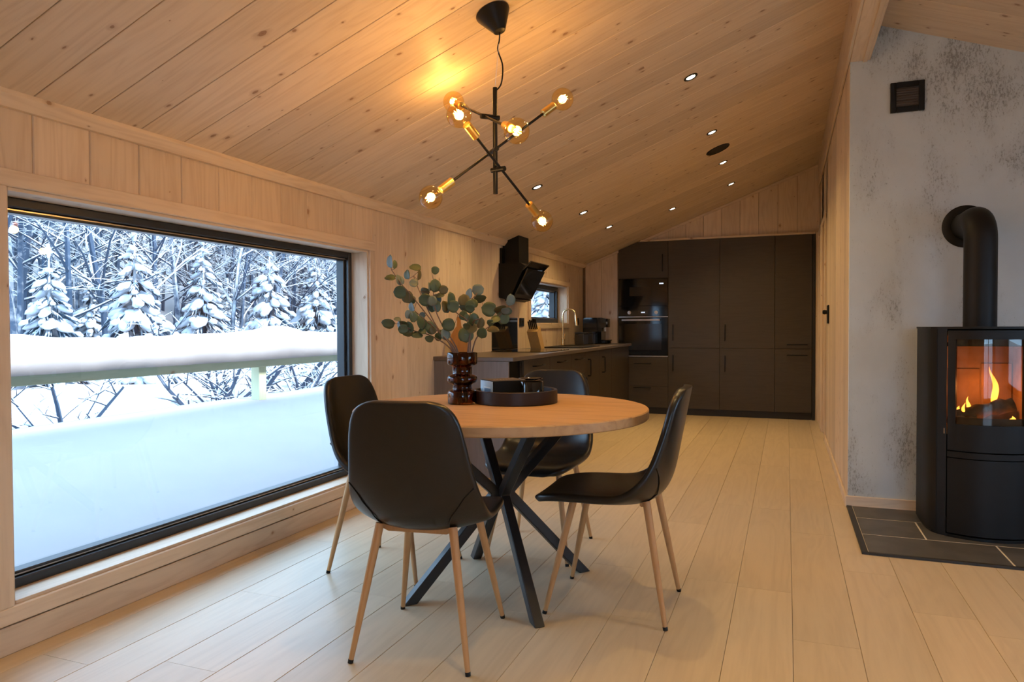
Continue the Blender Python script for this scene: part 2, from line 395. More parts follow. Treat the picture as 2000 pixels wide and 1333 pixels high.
def make_window(name, label, y0, y1, z0, z1, fr, inset, cas, sash=None):
    w = thing(name, label, None, (0, (y0+y1)/2, z0)); w['kind'] = 'structure'
    c, t = cas, 0.02
    box('casing_head', 0, t, y0-c, y1+c, z1, z1+c, M['pine_y'], w)
    box('casing_foot', 0, t, y0-c, y1+c, z0-c, z0, M['pine_y'], w)
    box('casing_side', 0, t, y0-c, y0, z0, z1, M['pine_z'], w)
    box('casing_side', 0, t, y1, y1+c, z0, z1, M['pine_z'], w)
    j = 0.012
    box('jamb', -inset-0.05, 0.004, y0, y0+j, z0, z1, M['pine_z'], w, 0.001)
    box('jamb', -inset-0.05, 0.004, y1-j, y1, z0, z1, M['pine_z'], w, 0.001)
    box('jamb_head', -inset-0.05, 0.004, y0+j, y1-j, z1-j, z1, M['pine_y'], w, 0.001)
    box('window_sill', -inset-0.05, 0.005, y0+j, y1-j, z0, z0+j, M['pine_y'], w, 0.001)
    a0, a1, b0, b1 = y0+j, y1-j, z0+j, z1-j
    xi, xo = -inset, -inset-0.09
    f = fr
    fo = boxes('window_frame', [(xo, xi, a0, a0+f, b0, b1), (xo, xi, a1-f, a1, b0, b1), (xo, xi, a0+f, a1-f, b1-f, b1), (xo, xi, a0+f, a1-f, b0, b0+f)], M['frame'], w, 0.004)
    g = f+0.018
    boxes('glazing_bead', [(xo+0.01, xi-0.025, a0+f, a0+g, b0+f, b1-f), (xo+0.01, xi-0.025, a1-g, a1-f, b0+f, b1-f), (xo+0.01, xi-0.025, a0+g, a1-g, b1-g, b1-f), (xo+0.01, xi-0.025, a0+g, a1-g, b0+f, b0+g)], M['frame'], fo, 0.003)
    boxes('glazing_gasket', [(xi-0.028, xi-0.022, a0+f, a1-f, b0+f+0.004, b0+f+0.009), (xi-0.028, xi-0.022, a0+f, a1-f, b1-f-0.009, b1-f-0.004)], M['steel'], fo, 0)
    xg = (xo+xi)/2-0.015
    box('pane', xg-0.003, xg, a0+f+0.003, a1-f-0.003, b0+f+0.003, b1-f-0.003, M['glass'], w, 0)
    return w
make_window('window_1', 'large dark framed picture window onto the snowy terrace', WY0, WY1, WZ0, WZ1, 0.034, 0.105, 0.057)
make_window('window_2', 'small dark framed kitchen window above the sink', KY0, KY1, KZ0, KZ1, 0.045, 0.105, 0.05)

# ceiling, left slope and right slope
ang = math.atan(CS)
L1 = 2.745/math.cos(ang)
ceil = mesh('ceiling', [(0, REAR_Y, zl(0)+0.016), (2.76, REAR_Y, zl(2.76)+0.016), (2.76, BACK_Y+0.8, zl(2.76)+0.016), (0, BACK_Y+0.8, zl(0)+0.016)], [(0, 1, 2, 3)])
ceil = tag(link('ceiling', ceil, M['gap']), 'sloping pale pine ceiling with knotty boards', kind='structure')
cm = board_mesh('ceiling_board', L1, 0.2125-0.0035, 0.014, 0.0016, lambda l, a, b: (l, a, -b)); cm.materials.append(M['pine_x'])
nrm = Vector((-math.sin(ang), 0, math.cos(ang)))
y = 1.665 - 0.2125*10
while y < BACK_Y:
    wy = min(0.2125, BACK_Y-y)
    o = bpy.data.objects.new('ceiling_board', cm); COL.objects.link(o); o.parent = ceil
    o.rotation_euler = (0, -ang, 0)
    mid = Vector((2.745/2, y+0.2125/2, zl(2.745/2))) + nrm*0.014
    o.location = mid; y += 0.2125
cr = mesh('ceiling_sheet', [(0, REAR_Y, zl(0)), (2.75, REAR_Y, zl(2.75)), (2.75, -0.46, zl(2.75)), (0, -0.46, zl(0))], [(3, 2, 1, 0)])
link('ceiling_sheet', cr, M['pine_x'], ceil)
ang2 = math.atan(0.36); L2 = (RIGHT_X-2.85)/math.cos(ang2)
cr2 = tag(link('ceiling', mesh('ceiling_right', [(2.84, REAR_Y, zr(2.84)+0.016), (RIGHT_X, REAR_Y, zr(RIGHT_X)+0.016), (RIGHT_X, BACK_Y, zr(RIGHT_X)+0.016), (2.84, BACK_Y, zr(2.84)+0.016)], [(0, 1, 2, 3)]), M['gap']),
          'pale pine ceiling slope above the concrete wall', kind='structure')
cm2 = board_mesh('ceiling_board', L2, 0.2125-0.0035, 0.014, 0.0016, lambda l, a, b: (l, a, -b)); cm2.materials.append(M['pine_x'])
n2 = Vector((math.sin(ang2), 0, math.cos(ang2)))
y = 4.64-0.2125*24
while y < 4.63:
    o = bpy.data.objects.new('ceiling_board', cm2); COL.objects.link(o); o.parent = cr2; o.rotation_euler = (0, ang2, 0)
    xm = (2.85+RIGHT_X)/2; o.location = Vector((xm, y+0.106, zr(xm))) + n2*0.014; y += 0.2125
link('ceiling_sheet', mesh('ceiling_sheet', [(2.84, REAR_Y, zr(2.84)), (RIGHT_X, REAR_Y, zr(RIGHT_X)), (RIGHT_X, -0.46, zr(RIGHT_X)), (2.84, -0.46, zr(2.84))], [(3, 2, 1, 0)]), M['pine_x'], cr2)
# outer roof with eaves
T = 0.28
tag(extrude_poly('roof', [(-0.62, zl(-0.62)+0.06), (2.8, zl(2.8)+0.06), (6.2, zr(6.2)+0.06), (6.2, zr(6.2)+T), (2.8, zl(2.8)+T+0.05), (-0.62, zl(-0.62)+T)], lambda a, b, d: (a, d, b), REAR_Y-0.5, BACK_Y+1.2, M['toe']),
    'dark roof of the cabin with overhanging eaves', kind='structure')
# ridge beam
rb = tag(box('ridge_beam', 2.742, 2.852, REAR_Y, 4.63, 2.613, 2.88, M['pine_y'], None, 0.004), 'pale pine ridge beam running towards the concrete wall', kind='structure')
box('beam_facing', 2.726, 2.742, REAR_Y, BACK_Y, 2.613, 2.884, M['pine_y'], rb, 0.003)
box('beam_strip', 2.812, 2.836, REAR_Y, 4.63, 2.605, 2.613, M['pine_y'], rb, 0.002)

# back wall (pine boards above and left of the tall cabinets)
bw = tag(boxes('wall_back', [(-0.2, 0.46, BACK_Y+BT, BACK_Y+0.1, -0.1, 2.2), (-0.2, 2.9, BACK_Y+BT, BACK_Y+0.1, 2.115, 3.0), (-0.2, 2.9, BACK_Y+0.68, BACK_Y+0.72, -0.1, 3.0), (2.76, 2.86, BACK_Y+0.1, BACK_Y+0.68, -0.1, 3.0)], M['gap'], bev=0),
         'pale pine gable wall above the tall kitchen cabinets', kind='structure')
xs = [2.745] + [2.511-0.2065*i for i in range(0, 13)]
for b, a in zip(xs, xs[1:]):
    a = max(a, 0.0)
    if b-a < 0.02: continue
    z0 = 0.0 if b <= 0.47 else 2.125
    za, zb_ = zl(a)-0.001, zl(b)-0.001
    if z0 > za: z0 = min(za-0.01, z0)
    c = 0.0035; xa, xb = a+0.0018, b-0.0018
    if a < 0.462 < b: xb = b
    pts = [(xa, z0), (xb, z0), (xb, zb_), (xa, za)]
    extrude_poly('board', pts, lambda p, q, d: (p, d, q), BACK_Y, BACK_Y+BT, M['pine_z'], bw)
tag(box('trim_4', 2.7045, 2.7435, 8.705, BACK_Y+0.02, 0, 2.12, M['pine_z'], None, 0.002), 'narrow pale pine strip right of the tall cabinets', kind='structure')
tag(box('trim_2', 0.735, 2.70, 8.675, BACK_Y, 2.10, 2.122, M['pine_xt'], None, 0.002), 'thin pale pine strip on top of the tall cabinets', kind='structure')
tag(extrude_poly('trim_3', [(0.05, zl(0.05)-0.003), (2.726, zl(2.726)-0.003), (2.726, zl(2.726)-0.032), (0.05, zl(0.05)-0.032)], lambda p, q, d: (p, d, q), BACK_Y-0.014, BACK_Y, M['pine_xt']),
    'sloping pale pine trim where gable wall meets ceiling', kind='structure')

# corridor wall on the right
CX = 2.744
D = [(7.22, 7.78, 2.06), (8.08, 8.52, 2.06)]
wr_ = tag(boxes('wall_right', [(CX+BT, CX+0.12, 4.632, D[0][0], -0.1, 3.0), (CX+BT, CX+0.12, D[0][1], D[1][0], -0.1, 3.0), (CX+BT, CX+0.12, D[1][1], BACK_Y+0.1, -0.1, 3.0),
           (CX+BT, CX+0.12, D[0][0], D[0][1], D[0][2], 3.0), (CX+BT, CX+0.12, D[1][0], D[1][1], D[1][2], 3.0)], M['gap'], bev=0),
          'pale pine passage wall with two doorways beside the kitchen', kind='structure')
ry = [4.645, 5.39] + [5.39+0.2135*i for i in range(1, 17)]
ry = [4.631, 4.83, 5.02, 5.205] + [5.39+0.2135*i for i in range(0, 16)] + [BACK_Y]
def right_board(a, b, z0, z1):
    me = board_mesh('board', z1-z0, b-a-0.0012, BT, 0.003, lambda l, p, q: (-q, p, l)); me.materials.append(M['pine_z'])
    o = bpy.data.objects.new('board', me); COL.objects.link(o); o.parent = wr_; o.location = (CX+BT, (a+b)/2, (z0+z1)/2)
for a, b in zip(ry, ry[1:]):
    if b-a < 0.01: continue
    segs = [(a, b)]
    for d0, d1, dz in D:
        if a < d1 and b > d0:
            right_board(max(a, 0), b, dz, 2.62); segs = []
            if a < d0: segs.append((a, d0))
            if b > d1: segs.append((d1, b))
            break
    for p, q in segs: 
        if q-p > 0.01: right_board(p, q, 0.0, 2.62)
for i, (d0, d1, dz) in enumerate(D):
    dr = thing('door_%d' % (i+1), ('pale pine doorway nearer the concrete wall', 'pale pine doorway next to the tall cabinets')[i], None, (CX, (d0+d1)/2, 0)); dr['kind'] = 'structure'
    w = 0.055
    box('door_casing', CX-0.018, CX, d0-w, d0, 0, dz+w, M['pine_z'], dr)
    box('door_casing', CX-0.018, CX, d1, d1+w, 0, dz+w, M['pine_z'], dr)
    box('door_casing_head', CX-0.018, CX, d0, d1, dz, dz+w, M['pine_y'], dr)
    box('door_panel', CX+0.075, CX+0.105, d0, d1, 0.005, dz, M['pine_z'], dr)
    tube('door_handle', [(CX+0.075, d0+0.06, 1.0), (CX+0.03, d0+0.06, 1.0), (CX+0.03, d0+0.16, 1.0)], 0.009, M['black'], dr)
tag(box('baseboard_right', CX-0.013, CX, 4.63, D[0][0]-0.06, 0, 0.06, M['pine_y'], None, 0.003), 'pale pine skirting board along the passage wall', kind='structure')
sw = thing('latch_plate', 'black door latch plate on the passage wall', 'latch', (CX, 6.78, 1.09))
box('plate', CX-0.012, CX, 6.66, 6.84, 1.09, 1.25, M['black'], sw, 0.004)
lathe('knob', [(0, 0), (0.016, 0), (0.02, 0.02), (0.016, 0.035), (0, 0.037)], M['black'], sw, (CX-0.012, 6.80, 1.19), 16, (-1, 0, 0))

# concrete wall behind the stove
tag(box('wall_concrete', CX+0.001, RIGHT_X, 4.63, 4.80, -0.1, 3.0, M['concrete'], None, 0.003), 'grey textured plaster wall behind the wood stove', kind='structure')
tag(box('baseboard_concrete', CX-0.012, RIGHT_X, 4.616, 4.63, 0.0, 0.068, M['pine_xt'], None, 0.003), 'pale pine skirting board under the concrete wall', kind='structure')
# unseen side: right wall and rear wall with glazed doors
SWY0, SWY1, SWZ0, SWZ1 = 1.3, 3.0, 0.5, 1.72
tag(boxes('wall_side', [(RIGHT_X, RIGHT_X+0.2, REAR_Y, SWY0, -0.1, 2.2), (RIGHT_X, RIGHT_X+0.2, SWY1, 4.8, -0.1, 2.2), (RIGHT_X, RIGHT_X+0.2, SWY0, SWY1, -0.1, SWZ0), (RIGHT_X, RIGHT_X+0.2, SWY0, SWY1, SWZ1, 2.2)], M['pine_z'], bev=0), 'pale pine wall on the far right side of the room', kind='structure')
sw4 = thing('window_4', 'dark framed window in the right hand wall', None, (RIGHT_X, (SWY0+SWY1)/2, SWZ0)); sw4['kind'] = 'structure'
boxes('window_frame', [(RIGHT_X+0.06, RIGHT_X+0.14, SWY0, SWY0+0.06, SWZ0, SWZ1), (RIGHT_X+0.06, RIGHT_X+0.14, SWY1-0.06, SWY1, SWZ0, SWZ1), (RIGHT_X+0.06, RIGHT_X+0.14, SWY0+0.06, SWY1-0.06, SWZ0, SWZ0+0.06), (RIGHT_X+0.06, RIGHT_X+0.14, SWY0+0.06, SWY1-0.06, SWZ1-0.06, SWZ1)], M['frame'], sw4)
box('pane', RIGHT_X+0.098, RIGHT_X+0.102, SWY0+0.06, SWY1-0.06, SWZ0+0.06, SWZ1-0.06, M['glass'], sw4, 0)
GX0, GX1 = 3.3, 5.2
tag(boxes('wall_rear', [(-0.2, GX0, REAR_Y-0.2, REAR_Y, -0.1, 3.0), (GX1, RIGHT_X+0.2, REAR_Y-0.2, REAR_Y, -0.1, 3.0), (GX0, GX1, REAR_Y-0.2, REAR_Y, 2.1, 3.0)], M['pine_z'], bev=0), 'pale pine wall behind the viewer with glazed terrace doors', kind='structure')
gd = thing('window_3', 'dark framed glazed terrace doors in the rear wall', None, ((GX0+GX1)/2, REAR_Y, 0)); gd['kind'] = 'structure'
gm = (GX0+GX1)/2
boxes('window_frame', [(GX0, GX0+0.07, REAR_Y-0.14, REAR_Y-0.06, 0, 2.1), (GX1-0.07, GX1, REAR_Y-0.14, REAR_Y-0.06, 0, 2.1), (gm-0.05, gm+0.05, REAR_Y-0.14, REAR_Y-0.06, 0.07, 2.03), (GX0+0.07, GX1-0.07, REAR_Y-0.14, REAR_Y-0.06, 2.03, 2.1), (GX0+0.07, GX1-0.07, REAR_Y-0.14, REAR_Y-0.06, 0, 0.07)], M['frame'], gd)
box('pane', GX0+0.07, GX1-0.07, REAR_Y-0.103, REAR_Y-0.097, 0.07, 2.03, M['glass'], gd, 0)

# wall vent
v = thing('wall_vent', 'small black square vent grille high on the concrete wall', 'vent', (3.042, 4.63, 2.373))
vx0, vx1, vz0, vz1 = 2.955, 3.127, 2.292, 2.462
boxes('vent_frame', [(vx0, vx0+0.03, 4.612, 4.63, vz0, vz1), (vx1-0.03, vx1, 4.612, 4.63, vz0, vz1), (vx0+0.03, vx1-0.03, 4.612, 4.63, vz1-0.03, vz1), (vx0+0.03, vx1-0.03, 4.612, 4.63, vz0, vz0+0.03)], M['black'], v, 0.002)
M['vent_grey'] = plain('grey_slat', (0.10, 0.085, 0.08), 0.6)
box('vent_backing', vx0+0.02, vx1-0.02, 4.625, 4.629, vz0+0.02, vz1-0.02, M['vent_grey'], v, 0)
for i in range(8):
    zz = vz0+0.034+i*0.0135
    extrude_poly('vent_slat', [(4.617, zz), (4.619, zz-0.002), (4.627, zz+0.008), (4.625, zz+0.010)], lambda a, b, d: (d, a, b), vx0+0.03, vx1-0.03, M['vent_grey'], v)

# ================================================================ dining table
TX, TY = 1.31, 2.71
t = thing('dining_table', 'round oak dining table on crossed black steel legs', 'table', (TX, TY, 0))
lathe('table_top', [(0, 0.712), (0.594, 0.712), (0.598, 0.716), (0.598, 0.746), (0.594, 0.75), (0, 0.75)], M['table_top'], t, (TX, TY, 0), 96)
def bar_path(name, pts, w, d, mat, parent):
    """flat steel bar bent along pts; w across the bend plane, d in it"""
    P = [Vector(p) for p in pts]
    side = (P[0]-P[1]).cross(P[2]-P[1]).normalized()
    rings = []
    for i, p in enumerate(P):
        if i in (0, 2):
            tdir = (P[1]-p).normalized(); nn = side.cross(tdir).normalized()
            if i == 2: nn = -nn
            k = 1/max(0.3, abs(tdir.z)); hor = Vector((nn.x, nn.y, 0)).normalized(); nn = hor*k*1.0
        else:
            a = (P[0]-p).normalized(); b = (P[2]-p).normalized(); nn = (a+b).normalized()
            ref = side.cross((P[1]-P[0]).normalized()); nn = nn if nn.dot(ref) > 0 else -nn
            nn = nn/max(0.5, abs(nn.dot(ref.normalized())))
            rings_ref = ref
        rings.append((p, nn))
    # orient all offsets to the same side
    ref = rings[1][1]
    vs = []
    for p, nn in rings:
        if nn.dot(ref) < 0: nn = -nn
        for sa, sb in ((-1, -1), (1, -1), (1, 1), (-1, 1)):
            vs.append(p + side*(w/2*sa) + nn*(d/2*sb))
    fs = [(0, 1, 2, 3), (11, 10, 9, 8)]
    for i in (0, 4):
        fs += [(i+k, i+(k+1) % 4, i+4+(k+1) % 4, i+4+k) for k in range(4)]
    bm = bmesh.new(); bv = [bm.verts.new(v) for v in vs]
    for f in fs: bm.faces.new([bv[i] for i in f])
    bmesh.ops.recalc_face_normals(bm, faces=bm.faces[:])
    bmesh.ops.bevel(bm, geom=bm.edges[:], offset=0.003, segments=1, affect='EDGES')
    return link(name, bm_mesh(name, bm), mat, parent)
for fx, fy in ((1.045, 2.425), (1.575, 2.40), (1.556, 2.995), (1.052, 3.02)):
    dx, dy = fx-TX, fy-TY; L = math.hypot(dx, dy); ux, uy = dx/L, dy/L
    bar_path('leg', [(TX+ux*0.37, TY+uy*0.37, 0.712), (TX+ux*0.024, TY+uy*0.024, 0.395), (TX+ux*0.40, TY+uy*0.40, 0.0)], 0.040, 0.040, M['table_metal'], t)
boxes('mounting_plate', [(TX-0.30, TX+0.30, TY-0.03, TY+0.03, 0.706, 0.712), (TX-0.03, TX+0.03, TY-0.30, TY+0.30, 0.705, 0.711)], M['table_metal'], t, 0.001)

# ================================================================ chairs
PROF = [(0.280, 0.413, 0.105), (0.285, 0.428, 0.142), (0.270, 0.443, 0.174), (0.237, 0.453, 0.201), (0.14, 0.458, 0.222), (0.03, 0.452, 0.226), (-0.07, 0.445, 0.226), (-0.130, 0.452, 0.225), (-0.172, 0.478, 0.222),
        (-0.196, 0.525, 0.217), (-0.210, 0.59, 0.208), (-0.222, 0.66, 0.199), (-0.234, 0.72, 0.192), (-0.244, 0.775, 0.183), (-0.252, 0.815, 0.170), (-0.257, 0.840, 0.152), (-0.260, 0.855, 0.126), (-0.261, 0.862, 0.088)]
def shell_pt(i, s):
    i = max(0.0, min(len(PROF)-1.0, i)); a = int(i); b = min(a+1, len(PROF)-1); f = i-a
    y, z, w = (PROF[a][j]*(1-f)+PROF[b][j]*f for j in range(3))
    tt = i/(len(PROF)-1)
    seat = max(0.0, 1-abs(tt-0.25)/0.3); bend = math.exp(-((tt-0.46)/0.14)**2); back = 1/(1+math.exp(-(tt-0.55)*22))
    k = (abs(w*s)/0.215)**2.3
    z += k*(0.012*seat + 0.040*bend); y += k*(0.050*bend + 0.036*back)
    if tt < 0.15: z -= 0.004*(1-tt/0.15)
    return Vector((w*s, y, z-0.008))
def shell_mesh():
    bm = bmesh.new(); ns = 12; rows = []
    for i in range(len(PROF)):
        rows.append([bm.verts.new(shell_pt(i, -1+2*j/ns)) for j in range(ns+1)])
    for i in range(len(PROF)-1):
        for j in range(ns): bm.faces.new((rows[i][j], rows[i][j+1], rows[i+1][j+1], rows[i+1][j]))
    bmesh.ops.recalc_face_normals(bm, faces=bm.faces[:])
    up = sum((f.normal for f in bm.faces[:ns*4]), Vector())
    if up.z < 0: bmesh.ops.reverse_faces(bm, faces=bm.faces[:])
    return bm_mesh('shell', bm)
def make_chair(label, loc, rz):
    c = thing('dining_chair', label, 'chair', loc, rz, 'black leather shell chairs around the round table')
    s = link('shell', shell_mesh(), M['leather'], c, True, True)
    m = s.modifiers.new('thick', 'SOLIDIFY'); m.thickness = 0.032; m.offset = -1.0
    m = s.modifiers.new('sub', 'SUBSURF'); m.levels = 2; m.render_levels = 2
    for sx in (-1, 1):                                   # stitched seams low on the back of the shell
        pts = []
        for q in range(9):
            f = q/8; i = 7.2+2.6*f**0.8; sv = sx*(0.48+0.46*f**1.6)
            p = shell_pt(i, sv); d1 = shell_pt(i+0.1, sv)-shell_pt(i-0.1, sv); d2 = shell_pt(i, sv+0.02)-shell_pt(i, sv-0.02)
            n = d1.cross(d2).normalized()
            if n.y > 0 or (abs(n.y) < 0.3 and n.z > 0): n = -n
            pts.append(p+n*0.0312)
        tube('seam', pts, 0.0022, M['black'], s, 6, True)
    for sx in (-1, 1):
        for sy in (-1, 1):
            top = Vector((sx*0.125, sy*0.135 - 0.01, 0.436)); foot = Vector((sx*0.195, sy*0.222, 0.012))
            l = tube('leg', [top, top.lerp(foot, 0.5), foot], [0.0145, 0.0125, 0.0085], M['leg_wood'], c, 14, True)
            tube('foot_cap', [foot, foot + (foot-top).normalized()*0.012], [0.0092, 0.0088], M['black'], l, 12, True)
    for sy in (-1, 1):
        extrude_poly('cross_rail', [(-0.128, 0.420), (-0.10, 0.408), (0.10, 0.408), (0.128, 0.420), (0.128, 0.436), (-0.128, 0.436)], lambda a, b, d: (a, d, b), sy*0.118-0.017, sy*0.118-0.003, M['leg_wood'], c, True)
    return c
make_chair('black leather chair in front of the table with its back to the viewer', (1.266, 2.171, 0), 0.14)
make_chair('black leather chair at the right of the table, seen from its side', (1.781, 2.714, 0), PI/2+0.02)
make_chair('black leather chair between the table and the picture window', (0.765, 2.785, 0), -PI/2-0.04)
make_chair('black leather chair on the far side of the table towards the kitchen', (1.290, 3.262, 0), PI+0.02)

# ================================================================ on the table
M['amber'] = None
m, nt, b = _mat('amber_glass'); b.inputs['Base Color'].default_value = (0.25, 0.068, 0.014, 1); b.inputs['Roughness'].default_value = 0.03
b.inputs['Transmission Weight'].default_value = 1.0; b.inputs['IOR'].default_value = 1.45; b.inputs['Specular IOR Level'].default_value = 0.7
M['amber'] = m
VX, VY = 1.118, 2.745
k = 0.000286
prof_o = [(0, 0), (0.058, 0), (0.0625, 0.004), (0.0625, 0.050), (0.058, 0.057), (0.042, 0.063), (0.040, 0.070), (0.040, 0.080), (0.044, 0.086), (0.060, 0.092), (0.0635, 0.099), (0.0635, 0.113), (0.060, 0.120), (0.044, 0.126), (0.041, 0.131), (0.041, 0.156), (0.044, 0.161), (0.060, 0.167), (0.064, 0.173), (0.064, 0.2165), (0.0625, 0.2185), (0.0605, 0.2175)]
prof_i = [(0.060, 0.174), (0.040, 0.164), (0.037, 0.158), (0.037, 0.128), (0.058, 0.112), (0.058, 0.100), (0.036, 0.084), (0.036, 0.068), (0.056, 0.050), (0.056, 0.010), (0, 0.010)]
va = thing('glass_vase', 'ribbed brown amber glass vase holding eucalyptus branches', 'vase', (VX, VY, 0.75))
lathe('vase_body', prof_o+prof_i, M['amber'], va, (VX, VY, 0.75), 48, ang=50)
M['water'] = None
# eucalyptus: each branch is a thing, leaves are parts
M['leaf'] = None
def leaf_mat(name, a, b_):
    m, nt, b = _mat(name); v, r, _ = coords(nt)
    c = mixc(nt, r, a, b_); c = mixc(nt, math_(nt, 'MULTIPLY', noise_(nt, v, 30, 3), 0.35), c, tuple(x*0.6 for x in a))
    nt.links.new(c, b.inputs['Base Color']); b.inputs['Roughness'].default_value = 0.48
    return m
M['leaf'] = leaf_mat('eucalyptus_leaf', (0.045, 0.080, 0.042), (0.085, 0.125, 0.062))
M['leaf_blue'] = leaf_mat('eucalyptus_leaf_blue', (0.10, 0.15, 0.155), (0.15, 0.21, 0.20))
M['leaf_olive'] = leaf_mat('eucalyptus_leaf_olive', (0.11, 0.095, 0.035), (0.095, 0.095, 0.042))
M['stem'] = plain('eucalyptus_stem', (0.15, 0.095, 0.07), 0.6)
D0 = (Vector((VX, VY, 0.95))-CAM).dot(_f)
zu = lambda x, y, d: at(740+x/6.667, 490+y/6.667, d)
BR = [  # stem path in the photo's crop, depth at tip relative to the vase, leaves (x, y, half w, half h, kind)
 ('leftmost tall eucalyptus branch with blue leaves at its tip', [(930, 1300), (750, 1000), (440, 600), (290, 430), (165, 250)], -0.05,
  [(150, 140, 34, 82, 'b'), (205, 180, 24, 55, 'g'), (145, 355, 68, 34, 'g'), (252, 375, 30, 62, 'b'), (275, 540, 82, 76, 'g'), (375, 600, 68, 78, 'o'), (430, 735, 30, 60, 'b')]),
 ('upright eucalyptus branch second from the left', [(950, 1300), (760, 1000), (560, 600), (450, 330)], 0.09,
  [(370, 310, 34, 60, 'g'), (470, 222, 74, 40, 'g'), (520, 310, 22, 70, 'o'), (600, 530, 60, 46, 'o'), (600, 640, 80, 78, 'g')]),
 ('tall middle eucalyptus branch with a round dark top leaf', [(980, 1300), (820, 960), (720, 700), (710, 380)], 0.02,
  [(735, 255, 50, 48, 'g'), (730, 455, 66, 82, 'g'), (842, 510, 58, 54, 'o'), (762, 725, 46, 70, 'g'), (800, 585, 52, 28, 'g'), (660, 470, 22, 55, 'b')]),
 ('low eucalyptus branch reaching left just above the vase', [(920, 1300), (700, 1120), (450, 1040), (290, 955)], -0.08,
  [(120, 945, 82, 56, 'g'), (240, 895, 46, 22, 'b'), (268, 975, 16, 52, 'b'), (392, 1000, 58, 74, 'g'), (370, 1072, 72, 34, 'g'), (500, 1102, 70, 40, 'g'), (655, 1146, 54, 38, 'g')]),
 ('short bushy eucalyptus branch left of the cutting board', [(950, 1300), (760, 1040), (600, 900), (460, 780)], -0.11,
  [(450, 862, 50, 68, 'g'), (548, 935, 54, 86, 'g'), (650, 985, 66, 60, 'g'), (862, 1085, 54, 74, 'b')]),
 ('central eucalyptus branch leaning left with three upright leaves', [(1130, 1300), (1180, 960), (1000, 800), (930, 690)], -0.02,
  [(935, 625, 46, 82, 'g'), (965, 725, 78, 78, 'g'), (862, 722, 44, 70, 'o'), (905, 965, 82, 76, 'g')]),
 ('eucalyptus branch right of centre with pale faded leaves', [(1160, 1300), (1190, 850), (1190, 680), (1290, 540)], 0.11,
  [(1110, 645, 70, 78, 'o'), (1292, 510, 74, 68, 'b'), (1180, 560, 38, 68, 'b'), (1320, 620, 76, 46, 'g'), (1232, 685, 52, 58, 'g'), (1112, 745, 68, 38, 'g'), (1102, 842, 52, 60, 'g')]),
 ('rightmost long eucalyptus branch reaching towards the cooker hood', [(1190, 1300), (1290, 1110), (1500, 940), (1610, 800), (1710, 690)], 0.03,
  [(1432, 762, 94, 92, 'g'), (1582, 762, 80, 46, 'o'), (1712, 642, 52, 74, 'b'), (1615, 872, 80, 84, 'g'), (1345, 1072, 60, 68, 'g'), (1490, 1030, 74, 38, 'o')]),
 ('short eucalyptus branch right above the vase with dark leaves', [(1150, 1300), (1210, 960), (1310, 890)], -0.10,
  [(1232, 892, 60, 80, 'g'), (1322, 942, 44, 68, 'o'), (1132, 1092, 90, 98, 'g'), (1212, 1012, 70, 60, 'o')]),
]
